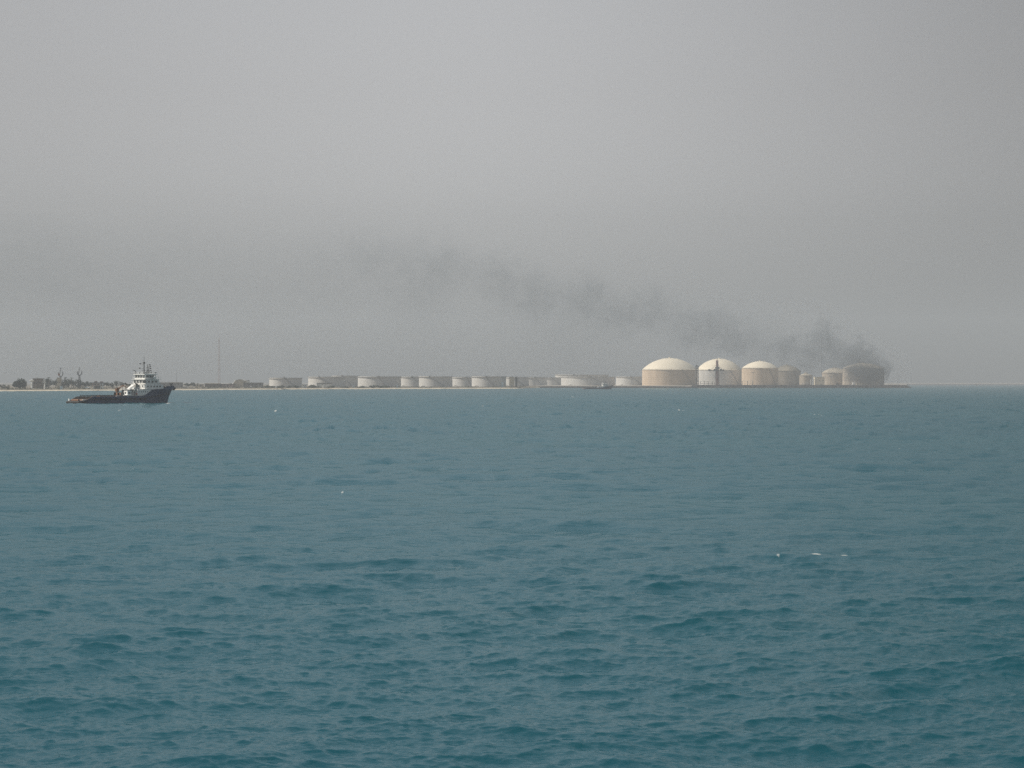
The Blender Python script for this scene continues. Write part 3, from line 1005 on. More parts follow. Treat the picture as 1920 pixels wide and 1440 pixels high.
t = thing('beach_tent', 'small white pitched tent on the sand left of the pinkish house', 'tent', (wx(163, 2080), 2080, 2.0))
mb = MB(); mb.prism([(-3.0, 1.9), (3.0, 1.3), (2.6, 1.7), (-.2, 2.6)], -1.5, 1.5); mb.build('canopy', M['bright'], t)
for sx in (-2.7, 2.4):
    for sy in (-1.4, 1.4):
        mb = MB(); mb.bar((sx, sy, 0), (sx, sy, 1.7), .08, 4); mb.build('pole', M['grey'], t)
# pinkish house with posts and flat roof
D = 2130
t = thing('beach_house', 'pinkish beach house with a dark flat roof on open posts', 'house', (wx(182, D), D, 2.0))
L = (193 - 171) / 2 / F * D
mb = MB(); mb.box(-L * .9, L * .55, 0, 8, 3.2, 6.8); mb.build('wall', M['pink'], t)
mb = MB(); mb.box(L * .7, L * 1.02, 0, 8, 3.0, 7.2); mb.build('side_wall', M['pink'], t)
mb = MB(); mb.box(-L * .5, L * .3, .6, 7, .1, 3.2); mb.build('lower_wall', M['brown'], t)
mb = MB(); mb.box(-L * 1.05, L * .95, -1, 9, 6.8, 7.35); mb.build('roof', M['dark'], t)
for a_, b_, c_ in ((-.55, -.1, 9.0), (.45, .9, 8.6)):
    mb = MB(); mb.box(L * a_, L * b_, 2, 5, 7.35, c_); mb.build('roof_box', M['pink'], t)
for sx in (-.95, -.55, .6, .98):
    mb = MB(); mb.box(L * sx - .35, L * sx + .35, -.6, .1, .1, 3.2 if sx < .5 else 6.8); mb.build('column', M['whiteold'], t)
for k in range(3):
    mb = MB(); mb.box(-L * .75 + k * 2.6, -L * .75 + k * 2.6 + 1.3, -.06, -.003, 4.2, 5.8); mb.build('window', M['glass'], t)

house(298, 338, 716.3, 2440, 2.6, 'conc', 'long grey shed with a white roof edge behind the vessel bow', depth=20, wins=6, roofm='bright', roof_t=.7, name='shed', cat='shed')
house(367, 380, 720.2, 2560, 2.6, 'cream', 'short pale roofed hut left of the long low building', depth=8, wins=2, roofm='whiteold', name='hut', cat='hut')
house(384, 411, 718.6, 2560, 2.6, 'brown', 'long low brown building with a pale roof edge left of the lattice mast', depth=10, wins=4, roofm='cream', roof_t=.7)
house(411.5, 436, 719.6, 2570, 2.6, 'pink', 'low pinkish building right of the lattice mast foot', depth=10, wins=4, roofm='conc')
house(344, 353, 724, 2440, 2.2, 'bright', 'small bright roofed boat shelter before the clump of trees', depth=5, wins=0, name='shelter', cat='shelter', roofm='bright', roof_over=.3)
# cream round-roofed hall
D = 2580
x0, x1 = wx(437, D), wx(457.5, D)
L = (x1 - x0) / 2
t = thing('cream_hall', 'cream hall with a curved roof and a sloping ladder at its left', 'building', ((x0 + x1) / 2, D, 2.6))
hh = wz(716.5, D) - 2.6
top = wz(711.8, D) - 2.6
mb = MB(); mb.prism([(-L, 0), (L, 0), (L, hh + 1.6), (L * .6, top), (0, top), (-L * .5, top - 1.3), (-L, hh - 1.2)], 0, 22); mb.build('wall', M['cream'], t)
mb = MB()
pr = [(-L - .3, hh - 1.3), (-L * .5, top - 1.25), (0, top + .1), (L * .62, top + .1), (L + .3, hh + 1.6)]
for a, b in zip(pr, pr[1:]):
    mb.prism([a, b, (b[0], b[1] + .35), (a[0], a[1] + .35)], -.4, 22.4)
mb.build('roof', M['whiteold'], t)
mb = MB(); mb.bar((-L - 1.6, -.8, hh - 4), (-L * .55, -.8, top - .4), .3, 5); mb.bar((-L - 1.6, -1.6, hh - 4), (-L * .55, -1.6, top - .4), .3, 5); mb.build('ladder', M['bright'], t)
house(458.5, 466, 713.2, 2640, 2.8, 'bright', 'small bright white roof house peeking over the grey shed', depth=8, wins=2, roofm='brown')
house(456, 491.5, 717.4, 2560, 2.6, 'conc', 'long plain grey shed with a dark roof line right of the cream hall', depth=12, wins=5, roofm='dark', roof_t=.45, name='shed', cat='shed')
house(469, 472, 723.6, 2480, 2.1, 'bright', 'tiny white hut in front of the long plain grey shed', depth=3, wins=0, name='hut', cat='hut', roofm='bright', roof_over=.1)
house(515.5, 518.5, 724.2, 2500, 2.1, 'bright', 'tiny white hut below the leftmost flat tank', depth=3, wins=0, name='hut', cat='hut', roofm='bright', roof_over=.1)
house(567, 574.2, 720.6, 2600, 2.6, 'bright', 'small bright white cabin between the two leftmost flat tanks', depth=5, wins=2, roofm='bright', name='cabin', cat='cabin', roof_over=.1)
house(604.5, 607, 722, 2600, 2.4, 'bright', 'tiny white hut before the second flat tank', depth=3, wins=0, name='hut', cat='hut', roofm='bright', roof_over=.1)
house(661.5, 664, 723, 2620, 2.4, 'bright', 'tiny white hut at the shaded side of the second flat tank', depth=3, wins=0, name='hut', cat='hut', roofm='bright', roof_over=.1)
house(743.6, 746, 721.5, 2640, 2.4, 'bright', 'left one of two tiny white huts where two flat tanks meet', depth=3, wins=0, name='hut', cat='hut', roofm='bright', roof_over=.1)
house(748, 750.2, 722.3, 2640, 2.4, 'cream', 'right one of two tiny pale huts where two flat tanks meet', depth=3, wins=0, name='hut', cat='hut', roofm='cream', roof_over=.1)
house(699, 702, 721.6, 2640, 2.4, 'whiteold', 'tiny pale hut among shrubs before the third flat tank', depth=3, wins=0, name='hut', cat='hut', roofm='whiteold', roof_over=.1)
house(940.5, 943.5, 716.5, 2760, 2.8, 'bright', 'tiny tall white hut at the shaded side of the tank left of the stair tower', depth=3, wins=0, name='hut', cat='hut', roofm='bright', roof_over=.1)
# low brown wall in front of tank 2
D = 2640
t = thing('boundary_wall', 'low brown wall with a dark coping in front of the second flat tank', 'wall', (wx(608, D), D, 2.6))
L = (622 - 594) / 2 / F * D
mb = MB(); mb.box(-L, L, 0, .8, 0, wz(719.3, D) - 2.6); mb.build('panel', M['whiteold'], t)
mb = MB(); mb.box(-L - .2, L + .2, -.3, 1.1, wz(719.3, D) - 2.6, wz(718.0, D) - 2.6); mb.build('coping', M['dark'], t)
# lattice mast
D = 2620
h = wz(627, D) - 2.6
t = thing('lattice_mast', 'very tall thin reddish lattice mast rising right of the vessel', 'mast', (wx(411, D), D, 2.6))
mb = MB(); mb.lattice((0, 0, 0), (0, 0, h * .9), 2.6, 1.2, .055, 34); mb.build('lattice', M['redwhite'], t)
mb = MB(); mb.bar((0, 0, h * .9), (0, 0, h), .16, 5, .08); mb.build('antenna', M['redwhite'], t)
for an in (R(20), R(140), R(260)):
    for u in (.35, .65, .9):
        mb = MB(); mb.bar((0, 0, h * u), (22 * math.cos(an) * (.5 + u * .5), 22 * math.sin(an) * (.5 + u * .5), 0), .035, 3); mb.build('guy_wire', M['grey'], t)
pole(331, 692, 2500, 2.6, 'thin pole standing on the shore just right of the vessel bow', .22, 0, 'rail', 'antenna_pole', 'pole')
pole(1022, 693, 3400, 3.9, 'faint thin pole behind the shaded grey tanks at centre', .2, 0, 'rail', 'antenna_pole', 'pole') if False else None

# post on the right shore
t = thing('navigation_beacon', 'small dark beacon standing in the water before the far right shore', 'beacon', (wx(1830, 5600), 5600, -1))
mb = MB(); mb.bar((0, 0, 0), (0, 0, 5), 1.6, 8, 1.3); mb.build('pile', M['dark'], t)
mb = MB(); mb.bar((0, 0, 5), (0, 0, 8), .5, 6); mb.lathe([(1.5, 5), (1.5, 5.5), (.1, 5.6)], 10); mb.build('light_post', M['dark'], t)

# ------------------------------------------------------------------ the supply vessel
def lerp_tab(tab, x):
    for (a, va), (b, vb) in zip(tab, tab[1:]):
        if x <= b:
            u = 0 if b == a else max(0, (x - a) / (b - a))
            return va + (vb - va) * u
    return tab[-1][1]

def make_vessel(label, cat):
    v = thing('supply_vessel', label, cat)
    top = [(0, 1.35), (1.5, 1.5), (5.2, 3.2), (28, 3.3), (31.5, 3.45), (33.5, 4.4), (35.8, 6.1), (37, 6.3), (43, 6.5), (44, 7.2), (52, 7.9)]
    hb_t = [(0, 4.9), (1, 5.6), (2.5, 6), (36, 6), (40, 5.75), (44, 4.9), (47, 3.7), (49.5, 2.2), (51.2, 1.0), (52, .12)]
    hb_w = [(0, 4.6), (1, 5.3), (3, 5.8), (30, 5.9), (36, 5.2), (40, 3.9), (43.5, 2.4), (46.5, 1.0), (48, .35), (52, .08)]
    N = 64
    st = []
    for i in range(N + 1):
        s = i / N
        st.append(52 * (s if s < .6 else s))
    sect = []
    for x in st:
        zt = lerp_tab(top, x)
        ht = lerp_tab(hb_t, x)
        # x of this station at the waterline: the stem rakes forward
        xw = x if x < 30 else 30 + (x - 30) * (18.2 / 22)
        hw = lerp_tab(hb_w, xw if x < 51.9 else 48.2)
        hw = min(hw, ht)
        pts = []
        for (u, z) in ((0, -2.4), (.0, 0), (.35, None), (.7, None), (1, None)):
            if z is None:
                zz = zt * u
                f = u ** 1.5
                pts.append((xw + (x - xw) * f, hw + (ht - hw) * f, zz))
            else:
                k = .8 if z < 0 else 1
                pts.append((xw - (1.5 if (z < 0 and x > 40) else 0), hw * k, z))
        sect.append((x, zt, ht, pts))
    mb = MB()
    m = 5
    for side in (-1, 1):
        vs = [(p[0], side * p[1], p[2]) for (_, _, _, pts) in sect for p in pts]
        fs = []
        for i in range(N):
            for j in range(m - 1):
                q = (i * m + j, (i + 1) * m + j, (i + 1) * m + j + 1, i * m + j + 1)
                fs.append(q if side < 0 else q[::-1])
        mb.add(vs, fs)
    # transom and stem closing
    p0 = sect[0][3]
    mb.add([(p[0], -p[1], p[2]) for p in p0] + [(p[0], p[1], p[2]) for p in p0], [(j, j + 1, j + 6, j + 5) for j in range(4)])
    p0 = sect[-1][3]
    mb.add([(p[0], -p[1], p[2]) for p in p0] + [(p[0], p[1], p[2]) for p in p0], [(j, j + 1, j + 6, j + 5) for j in range(4)])
    mb.build('hull', M['navy'], v)
    # inner bulwark
    mb = MB(); mbow = MB()
    for side in (-1, 1):
        vs, fs, fb = [], [], []
        for (x, zt, ht, pts) in sect:
            hi = max(.05, ht - .18)
            dz = 2.0 if x < 33 else (6.1 if x > 36.5 else 3.0)
            dz = min(dz, zt - .05)
            vs += [(x, side * ht, zt), (x, side * hi, zt + .02), (x, side * hi, dz)]
        for i in range(N):
            for j in range(2):
                q = (i * 3 + j, i * 3 + j + 1, (i + 1) * 3 + j + 1, (i + 1) * 3 + j)
                (fs if sect[i][0] < 31 else fb).append(q)
        mb.add(vs, fs); mbow.add(vs, fb)
    mb.build('bulwark', M['brown'], v)
    mbow.build('bow_bulwark', M['navy'], v)
    # decks
    mb = MB()
    vs, fs = [], []
    for (x, zt, ht, pts) in sect:
        if x <= 34:
            z = min(2.0, zt - .15)
            vs += [(x, -ht + .15, z), (x, ht - .15, z)]
    for i in range(len(vs) // 2 - 1):
        fs.append((2 * i, 2 * i + 2, 2 * i + 3, 2 * i + 1))
    mb.add(vs, fs); mb.build('working_deck', M['deck'], v)
    mb = MB(); vs, fs = [], []
    for (x, zt, ht, pts) in sect:
        if x >= 35:
            z = min(6.1, zt - .1)
            vs += [(x, -max(.02, ht - .15), z), (x, max(.02, ht - .15), z)]
    for i in range(len(vs) // 2 - 1):
        fs.append((2 * i, 2 * i + 2, 2 * i + 3, 2 * i + 1))
    mb.add(vs, fs); mb.build('forecastle_deck', M['grey'], v)
    # rubbing strakes
    mb = MB()
    for side in (-1, 1):
        pr = None
        for (x, zt, ht, pts) in sect:
            if x > 47: break
            z = .75 * min(zt, 3.0) if x < 30 else .75 * 3.0 + (x - 30) * .15
            hw_ = pts[2][1] if x >= 30 else ht * .99
            p = (x, side * (hw_ + .12), z * .9)
            if pr: mb.bar(pr, p, .16, 5)
            pr = p
    mb.build('rubbing_strake', M['black'], v)
    # stern fender + roller
    mb = MB(); mb.bar((-.5, -4.8, .65), (-.5, 4.8, .65), .62, 10); mb.bar((-.5, -4.8, .65), (2.0, -6.0, .7), .5, 8, .35); mb.bar((-.5, 4.8, .65), (2.0, 6.0, .7), .5, 8, .35)
    mb.build('stern_fender', M['black'], v)
    mb = MB(); mb.bar((.5, -2.6, 1.45), (.5, 2.6, 1.45), .55, 12); mb.build('stern_roller', M['rust'], v)
    mb = MB(); mb.box(-.05, .08, 3.9, 4.6, 1.0, 2.2); mb.build('stern_post', M['bright'], v)
    mb = MB(); mb.box(.2, 3.4, -5.75, -5.55, 1.55, 1.95); mb.build('step_board', M['bright'], v)
    # tyre fenders along the side
    for side in (-1, 1):
        for k in range(11):
            x = 7 + k * 2.5
            ty = MB()
            ring = [(x + .42 * math.cos(a), side * 6.18, 2.0 + .42 * math.sin(a)) for a in [i * math.pi / 5 for i in range(11)]]
            ty.path(ring, .16, 5)
            ty.build('tyre_fender', M['black'], v)
    # cargo rails on deck
    mb = MB()
    for side in (-1, 1):
        y = side * 4.9
        mb.bar((6, y, 3.6), (26, y, 3.6), .14, 5)
        for k in range(11):
            mb.bar((6 + 2 * k, y, 2), (6 + 2 * k, y, 3.6), .12, 4)
    mb.build('cargo_rail', M['dark'], v)
    for (x, y) in ((4.2, -3.2), (4.2, 3.2), (7, -1.2), (7, 1.2)):
        b = MB()
        b.bar((x, y - .4, 1.9), (x, y - .4, 3.2), .25, 8); b.bar((x, y + .4, 1.9), (x, y + .4, 3.2), .25, 8); b.bar((x, y - .8, 2.8), (x, y + .8, 2.8), .12, 5)
        b.build('bitt', M['dark'], v)
    for bx_ in ((8.5, 12, -2, 1.2, 2, 3.1), (13, 15, .5, 3, 2, 3.4), (16.5, 19.8, -3.4, -1, 2, 3.3)):
        mb = MB(); mb.box(*bx_); mb.build('deck_crate', M['rust'], v)
    mb = MB(); mb.box(17.9, 19.3, -5.4, -4.4, 2.9, 3.5); mb.build('deck_locker', M['bright'], v)
    # tow winch
    wi = MB(); wi.box(21.5, 25.4, -2.8, 2.8, 2, 2.7)
    for y in (-2.7, -.1, 2.5):
        wi.box(21.8, 25.0, y, y + .25, 2.7, 4.9)
    wo_ = wi.build('tow_winch', M['dark'], v)
    dr = MB(); dr.bar((23.4, -2.4, 3.9), (23.4, 2.4, 3.9), 1.0, 14); dr.build('drum', M['rust'], wo_)
    # after deckhouse and side house
    mb = MB(); mb.box(26.5, 33, -3.6, 3.6, 2, 6.2); mb.build('aft_house', M['grey'], v)
    mb = MB(); mb.box(25.2, 33.4, -4.6, 4.6, 6.2, 6.38); mb.build('boat_deck', M['white'], v)
    sh_ = MB(); sh_.box(23.2, 25.2, -5.5, -2.9, 3.75, 5.7); so_ = sh_.build('winch_cabin', M['bright'], v)
    q = MB(); q.box(23.14, 23.19, -4.5, -3.5, 4.3, 5.1); q.build('window', M['glass'], so_)
    q = MB(); q.box(23.8, 24.7, -5.56, -5.503, 4.3, 5.1); q.build('window', M['glass'], so_)
    mb = MB(); mb.box(21.3, 26.6, -5.8, -2.2, 3.55, 3.73)
    for (x, y) in ((21.6, -5.5), (21.6, -2.5), (25.8, -5.5)):
        mb.bar((x, y, 2), (x, y, 3.55), .12, 5)
    mb.build('cabin_platform', M['bright'], v)
    mb = MB(); mb.box(23, 26, -5.4, -4.4, 2.05, 3.4); mb.build('store_box', M['bright'], v)
    mb = MB(); mb.box(21.9, 22.5, -5.4, -4.6, 2.05, 3.2); mb.build('store_box', M['bright'], v)
    # funnels
    for side in (-1, 1):
        f = MB(); f.prism([(27.8, 6.38), (30.4, 6.38), (30.2, 8.3), (28.3, 8.3)], side * 3.9 - .6, side * 3.9 + .6)
        fo = f.build('funnel', M['conc'], v)
        e = MB(); e.bar((28.9, side * 3.9, 8.3), (28.6, side * 3.9, 9.2), .3, 8); e.bar((29.6, side * 3.9, 8.3), (29.3, side * 3.9, 8.9), .22, 8); e.build('exhaust_pipe', M['dark'], fo)
    # white sloping ladder / escape chute
    c = MB()
    c.prism([(26.6, 5.6), (28.1, 5.6), (32.2, 8.4), (30.8, 8.4)], 0.2, 2.2)
    c.build('sloping_stair', M['bright'], v)
    # deck crane
    c = MB(); c.bar((24.2, 3.8, 2), (24.2, 3.8, 6.4), .45, 8); c.build('crane_post', M['beige'], v)
    c = MB(); c.bar((24.2, 3.8, 6.2), (26.8, 3.0, 8.0), .42, 6, .3); c.bar((26.8, 3.0, 8.0), (28.8, 2.2, 6.8), .3, 6, .2); c.box(23.6, 24.9, 3.2, 4.4, 5.2, 6.8); c.build('crane_boom', M['rust'], v)
    # life raft canisters, rescue boat
    for k, x in enumerate((27.2, 28.8)):
        r_ = MB(); r_.bar((x, -4.2, 6.85), (x + 1.2, -4.2, 6.85), .38, 10); r_.build('life_raft', M['bright'], v)
    rb = MB()
    rb.lathe([(0.02, -2.0), (.55, -1.6), (.8, 0), (.7, 1.4), (.02, 2.1)], 10)
    rb.v = [(29.3 + z * .62, -4.9 + x * .8, 4.3 + y * .8) for (x, y, z) in rb.v]
    rb.build('rescue_boat', M['red'], v)
    for x in (27.4, 29.8):
        dv = MB(); dv.path([(x, -3.7, 3), (x, -3.9, 6.2), (x, -5.0, 6.3), (x, -5.0, 5.4)], .14, 5); dv.build('davit', M['bright'], v)
    # forecastle house: full width block, white
    mb = MB(); mb.box(28.5, 35.9, -5.72, 5.72, 3.2, 6.25); ab = mb.build('accommodation', M['white'], v)
    for k in range(5):
        q = MB(); q.bar((29.2 + k * 1.1, -5.78, 5.2), (29.2 + k * 1.1, -5.723, 5.2), .2, 10); q.build('porthole', M['glass'], ab)
    mb = MB(); mb.box(31.2, 37, -5.95, 5.95, 6.25, 6.4); mb.build('side_deck', M['white'], v)
    mb = MB(); mb.prism([(32.5, 6.25), (42.8, 6.25), (42.2, 8.45), (32.5, 8.45)], -5.0, 5.0); l1 = mb.build('first_tier', M['white'], v)
    for k in range(5):
        q = MB(); q.box(34 + k * 1.6, 34.7 + k * 1.6, -5.06, -5.003, 7.2, 7.9); q.build('window', M['glass'], l1)
    for y in (-3.6, -1.5, 1.5, 3.6):
        q = MB(); q.box(32.44, 32.497, y - .4, y + .4, 6.5 if abs(y) < 2 else 7.2, 7.9); q.build('door' if abs(y) < 2 else 'window', M['grey' if abs(y) < 2 else 'glass'], l1)
    mb = MB(); mb.box(32.2, 41.2, -4.9, 4.9, 8.45, 8.6); mb.build('bridge_deck', M['white'], v)
    # second tier under the wheelhouse: white frame with tall dark openings facing aft
    mb = MB(); mb.prism([(33.2, 8.6), (41.0, 8.6), (40.2, 10.7), (33.2, 10.7)], -4.6, 4.6); l2 = mb.build('second_tier', M['white'], v)
    for k in range(4):
        y = -3.3 + k * 2.2
        q = MB(); q.box(33.14, 33.197, y - .78, y + .78, 9.05, 10.3); q.build('window', M['glass'], l2)
    for k in range(3):
        q = MB(); q.box(34.6 + k * 1.9, 35.6 + k * 1.9, -4.66, -4.603, 9.3, 10.1); q.build('window', M['glass'], l2)
    mb = MB(); mb.box(32.6, 41.4, -5.0, 5.0, 10.7, 10.84); mb.build('wheelhouse_deck', M['white'], v)
    # wheelhouse
    mb = MB(); mb.prism([(33.6, 10.84), (38.8, 10.84), (39.4, 12.9), (33.6, 12.9)], -3.9, 3.9); wh = mb.build('wheelhouse', M['white'], v)
    for k in range(4):
        y = -2.85 + k * 1.9
        q = MB(); q.box(33.54, 33.597, y - .72, y + .72, 11.5, 12.55); q.build('window', M['glass'], wh)
    for k in range(3):
        q = MB(); q.box(34.2 + k * 1.6, 35.4 + k * 1.6, -3.96, -3.903, 11.6, 12.55); q.build('window', M['glass'], wh)
        q = MB(); q.box(34.2 + k * 1.6, 35.4 + k * 1.6, 3.903, 3.96, 11.6, 12.55); q.build('window', M['glass'], wh)
    mb = MB(); mb.box(33.0, 39.9, -4.3, 4.3, 12.9, 13.15); mb.build('wheelhouse_roof', M['bright'], v)
    # railings
    mb = MB()
    def rail(pts, z, h=1.0):
        for hh in (h * .5, h):
            mb.path([(p[0], p[1], z + hh) for p in pts], .04, 4)
        for a, b in zip(pts, pts[1:]):
            n = max(1, int(math.hypot(b[0] - a[0], b[1] - a[1]) / 1.2))
            for k in range(n + 1):
                x, y = a[0] + (b[0] - a[0]) * k / n, a[1] + (b[1] - a[1]) * k / n
                mb.bar((x, y, z), (x, y, z + h), .04, 4)
    rail([(39.8, -4.2), (33.1, -4.2), (33.1, 4.2), (39.8, 4.2), (39.8, -4.2)], 13.15, .9)
    rail([(41.2, -4.9), (32.7, -4.9), (32.7, 4.9), (41.2, 4.9)], 10.84)
    rail([(41.0, -4.8), (32.3, -4.8), (32.3, 4.8), (41.0, 4.8)], 8.6)
    rail([(36.8, -5.9), (31.3, -5.9)], 6.4); rail([(36.8, 5.9), (31.3, 5.9), (31.3, -5.9)], 6.4)
    rail([(31, -4.5), (25.3, -4.5), (25.3, 4.5), (31, 4.5)], 6.38)
    mb.build('railing', M['bright'], v)
    # masts
    mb = MB(); mb.bar((36.2, .6, 13.1), (36.2, .6, 18.6), .26, 8, .18); mb.bar((36.2, .6, 18.6), (36.2, .6, 21.2), .11, 5, .07)
    mb.bar((36.2, -1.0, 14.8), (36.2, 2.2, 14.8), .07, 5)
    mb.box(35.85, 36.55, .2, 1.0, 18.0, 18.6)
    mb.bar((36.2, .6, 17.6), (34.9, 1.8, 17.9), .06, 4); mb.box(34.6, 35.2, 1.6, 2.0, 17.7, 18.1)
    mb.box(34.4, 34.9, 1.5, 2.0, 15.6, 16.1); mb.bar((36.2, .6, 15.4), (34.6, 1.8, 15.7), .05, 4)
    ma = mb.build('main_mast', M['dark'], v)
    mb = MB(); mb.lattice((38.0, .2, 13.15), (38.0, .2, 15.2), 1.1, .7, .09, 2); mb.bar((38, .2, 15.2), (37.6, .2, 17.6), .12, 5)
    for z, wd_ in ((13.9, 1.4), (14.7, 1.1), (15.6, 1.0), (16.6, .8), (17.3, .6)):
        mb.bar((38 - (z - 15) * .1, -wd_ * .3, z), (38 + wd_ * .5, -wd_ * 1.2, z), .07, 4)
        mb.box(38 + wd_ * .4 - .25, 38 + wd_ * .4 + .25, -wd_ * 1.2 - .2, -wd_ * 1.2 + .2, z - .1, z + .35)
    rm = mb.build('radar_mast', M['dark'], v)
    q = MB(); q.box(37.9, 38.3, -1.3, 1.5, 15.9, 16.15); q.build('radar_scanner', M['dark'], rm)
    mb = MB(); mb.lathe([(.02, 0), (.62, .15), (.75, .7), (.55, 1.25), (.02, 1.5)], 14, (37.0, -3.9, 10.95)); mb.bar((37, -3.9, 10.84), (37, -3.9, 11.1), .3, 8)
    mb.v = [(p[0] + .9, p[1] - .9, p[2]) for p in mb.v]
    mb.build('satellite_dome', M['bright'], v)
    for (x, y) in ((33.4, -3.4), (33.4, 3.4), (39.2, -3.6), (39.2, 3.6), (33.4, 0)):
        mb = MB(); mb.bar((x, y, 13.15), (x, y, 13.7), .08, 5); mb.box(x - .25, x + .25, y - .25, y + .25, 13.6, 14.0); mb.build('searchlight', M['dark'], v)
    mb = MB(); mb.path([(34.0, 3.6, 13.1), (34.0, 3.6, 14.2), (33.6, 3.9, 14.8), (33.0, 4.6, 15.1)], .14, 5)
    mb.build('fire_monitor', M['dark'], v)
    mb = MB(); mb.bar((41.0, -3.6, 8.6), (41.0, -3.6, 12.6), .13, 5, .05); mb.bar((40.9, -3.2, 10.8), (41.3, -4.2, 10.8), .1, 4); mb.build('antenna', M['bright'], v)
    mb = MB(); mb.box(33.0, 33.5, -4.9, -4.3, 9.2, 10.2); mb.build('vent_box', M['dark'], v)
    # fore deck: windlass, sloping front bulwark, anchor
    mb = MB(); mb.box(45, 47.4, -1.6, 1.6, 6.1, 7.6); mb.bar((46.2, -2.2, 7.2), (46.2, 2.2, 7.2), .5, 10); mb.bar((50.2, 0, 7), (50.2, 0, 8.9), .3, 8); mb.box(49.6, 50.8, -.7, .7, 8.5, 8.95); mb.build('windlass', M['dark'], v)
    mb = MB(); mb.bar((46.8, -2.9, 5.2), (46.8, -3.05, 3.8), .16, 5); mb.bar((46.2, -2.7, 3.9), (47.4, -2.6, 3.9), .16, 5); mb.build('anchor', M['dark'], v)
    mb = MB(); mb.bar((51.6, 0, 6.4), (52.5, 0, 6.8), .7, 10, .45); mb.bar((51.4, -.9, 6.3), (49.5, -2.4, 6.0), .4, 6, .3); mb.bar((51.4, .9, 6.3), (49.5, 2.4, 6.0), .4, 6, .3); mb.build('bow_fender', M['black'], v)
    return v

vessel = make_vessel('dark blue hulled supply vessel with white superstructure lying before the left shore', 'ship')
DV = CAM_H * F / (757.0 - HZ)
vessel.location = (wx(139.5, DV), DV, 0)
vessel.rotation_euler = (0, 0, R(46))
vessel.scale = (1.03, 1.03, 1.0)
v2 = copy_tree(vessel)
v2['label'] = 'small faint vessel far off before the wide flat tanks at centre'
D2 = CAM_H * F / (729.8 - HZ)
S2 = .86
v2.scale = (S2 * .98, S2 * .9, S2 * .76)
v2.location = (wx(1093.5, D2), D2, 0)
v2.rotation_euler = (0, 0, R(16))

# ------------------------------------------------------------------ smoke from the fire
PD = 3575.0
BL = [  # px, py, radius px, density, depth offset
    (1652, 706, 15, 11, -40), (1642, 690, 20, 10, -40), (1612, 668, 26, 11, -30), (1622, 700, 38, 4.5, -40), (1590, 690, 30, 1.4, -20), (1634, 666, 14, 3.5, -30),
    (1572, 664, 30, 2.0, 10), (1551, 632, 28, 7, 20), (1530, 662, 36, 1.5, 20), (1492, 640, 28, 1.7, 30), (1470, 660, 32, .8, 30), (1606, 702, 62, 1.5, -75), (1525, 700, 52, .9, -70), (1570, 702, 50, 1.1, -70),
    (1500, 695, 44, .3, 20), (1385, 628, 42, .75, 50), (1340, 618, 50, .8, 60), (1300, 610, 45, .5, 60), (1225, 578, 52, .6, 80),
    (1170, 590, 46, .5, 90), (1100, 556, 60, .55, 100), (1010, 548, 60, .42, 110), (930, 512, 62, .34, 130), (850, 488, 60, .28, 150),
    (690, 466, 70, .24, 180), (770, 520, 110, .22, 170), (610, 490, 110, .22, 200), (470, 500, 130, .15, 205), (300, 480, 140, .18, 215), (120, 500, 150, .2, 220), (-20, 470, 140, .26, 230), (-200, 490, 160, .3, 240), (1060, 620, 120, .14, 100), (1430, 640, 60, .3, 40),
    (1270, 600, 62, .15, 60), (1140, 575, 80, .14, 90), (960, 535, 84, .16, 130), (790, 490, 90, .18, 160)]
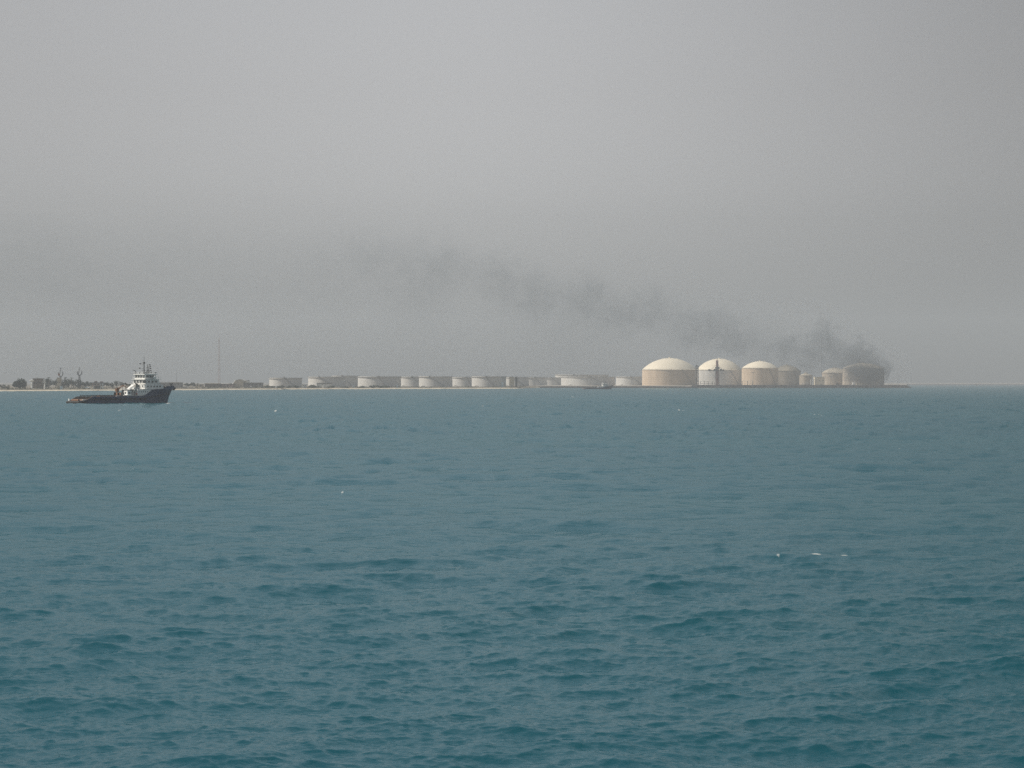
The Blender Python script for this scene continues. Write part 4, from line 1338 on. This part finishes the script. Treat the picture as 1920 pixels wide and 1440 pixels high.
def smoke():
    k = PD / F
    pts = [((b[0] - 960) * k, PD + b[4], wz(b[1], PD), b[2] * k, b[3]) for b in BL]
    # hull: tapering tube round the plume
    path = [(1700, 700, 30), (1672, 700, 58), (1620, 680, 66), (1570, 655, 88), (1500, 650, 98), (1420, 640, 100), (1340, 620, 108), (1220, 590, 130), (1060, 580, 165), (900, 555, 165), (700, 540, 165), (450, 540, 165), (150, 540, 165), (-200, 540, 165), (-500, 540, 150)]
    n = 14
    vs, fs = [], []
    for i, (px, py, r) in enumerate(path):
        cx, cz, rr = (px - 960) * k, wz(py, PD), r * k
        cy = PD - 25 + i * 19
        for j in range(n):
            a = 2 * math.pi * j / n
            vs.append((cx, cy + min(rr, 90 + i * 6) * math.cos(a), max(4.6, cz + rr * math.sin(a))))
    for i in range(len(path) - 1):
        for j in range(n):
            fs.append((i * n + j, i * n + (j + 1) % n, (i + 1) * n + (j + 1) % n, (i + 1) * n + j))
    fs.append(tuple(range(n))); fs.append(tuple(range(len(path) * n - 1, (len(path) - 1) * n - 1, -1)))
    m = bpy.data.materials.new('dark_smoke')
    m.use_nodes = True
    nn, l = m.node_tree.nodes, m.node_tree.links
    nn.clear()
    out = nn.new('ShaderNodeOutputMaterial')
    pv = nn.new('ShaderNodeVolumePrincipled')
    pv.inputs['Color'].default_value = (.36, .41, .46, 1)
    pv.inputs['Anisotropy'].default_value = .2
    l.new(pv.outputs[0], out.inputs['Volume'])
    tc = nn.new('ShaderNodeTexCoord')
    nz = nn.new('ShaderNodeTexNoise'); nz.inputs['Scale'].default_value = 1 / 30.0; nz.inputs['Detail'].default_value = 5; nz.inputs['Roughness'].default_value = .6
    l.new(tc.outputs['Object'], nz.inputs['Vector'])
    sub = nn.new('ShaderNodeVectorMath'); sub.operation = 'SUBTRACT'; sub.inputs[1].default_value = (.5, .5, .5)
    l.new(nz.outputs['Color'], sub.inputs[0])
    ma = nn.new('ShaderNodeVectorMath'); ma.operation = 'MULTIPLY_ADD'; ma.inputs[1].default_value = (105, 80, 105)
    l.new(sub.outputs[0], ma.inputs[0]); l.new(tc.outputs['Object'], ma.inputs[2])
    prev = None
    for (x, y, z, r, d) in pts:
        ds = nn.new('ShaderNodeVectorMath'); ds.operation = 'DISTANCE'; ds.inputs[1].default_value = (x, y, z)
        l.new(ma.outputs[0], ds.inputs[0])
        mr = nn.new('ShaderNodeMapRange'); mr.interpolation_type = 'SMOOTHSTEP'
        mr.inputs['From Min'].default_value = r * 1.2; mr.inputs['From Max'].default_value = r * .15
        mr.inputs['To Max'].default_value = d * min(1, 30 / r) * 0.024
        l.new(ds.outputs['Value'], mr.inputs['Value'])
        if prev is None:
            prev = mr.outputs[0]
        else:
            ad = nn.new('ShaderNodeMath'); ad.operation = 'ADD'
            l.new(prev, ad.inputs[0]); l.new(mr.outputs[0], ad.inputs[1]); prev = ad.outputs[0]
    er = nn.new('ShaderNodeMapRange'); er.interpolation_type = 'SMOOTHSTEP'
    er.inputs['From Min'].default_value = .40; er.inputs['From Max'].default_value = .60
    er.inputs['To Min'].default_value = .35; er.inputs['To Max'].default_value = 1.75
    nz2 = nn.new('ShaderNodeTexNoise'); nz2.inputs['Scale'].default_value = 1 / 24.0; nz2.inputs['Detail'].default_value = 4
    l.new(ma.outputs[0], nz2.inputs['Vector']); l.new(nz2.outputs['Fac'], er.inputs['Value'])
    mf = nn.new('ShaderNodeMath'); mf.operation = 'MULTIPLY'
    l.new(prev, mf.inputs[0]); l.new(er.outputs[0], mf.inputs[1])
    l.new(mf.outputs[0], pv.inputs['Density'])
    mb = MB(); mb.add(vs, fs)
    o = mb.build('smoke', m)
    import bmesh
    bm = bmesh.new(); bm.from_mesh(o.data)
    bmesh.ops.recalc_face_normals(bm, faces=bm.faces)
    bm.to_mesh(o.data); bm.free()
    try:
        m.cycles.volume_step_rate = 1.0
        m.cycles.volume_sampling = 'MULTIPLE_IMPORTANCE'
    except Exception as e:
        print(e)
    tag(o, 'dark smoke plume drifting left from behind the rightmost domed tank', 'smoke')
    o['kind'] = 'stuff'
    return o
import os
if not os.environ.get('NOSMOKE'):
    smoke()

# ------------------------------------------------------------------ haze
HAZE = 1.6e-4
mb = MB(); mb.box(-11000, 11000, -9900, 10000, -4, 345)
hm = bpy.data.materials.new('pale_haze')
hm.use_nodes = True
nn, l = hm.node_tree.nodes, hm.node_tree.links
nn.clear()
out = nn.new('ShaderNodeOutputMaterial')
pv = nn.new('ShaderNodeVolumePrincipled')
pv.inputs['Color'].default_value = (.755, .82, .885, 1)
pv.inputs['Density'].default_value = HAZE
pv.inputs['Anisotropy'].default_value = 0.0
l.new(pv.outputs[0], out.inputs['Volume'])
hz = mb.build('haze', hm)
hz['kind'] = 'stuff'
tag(hz, 'pale dusty haze lying over the sea and the shore', 'haze')
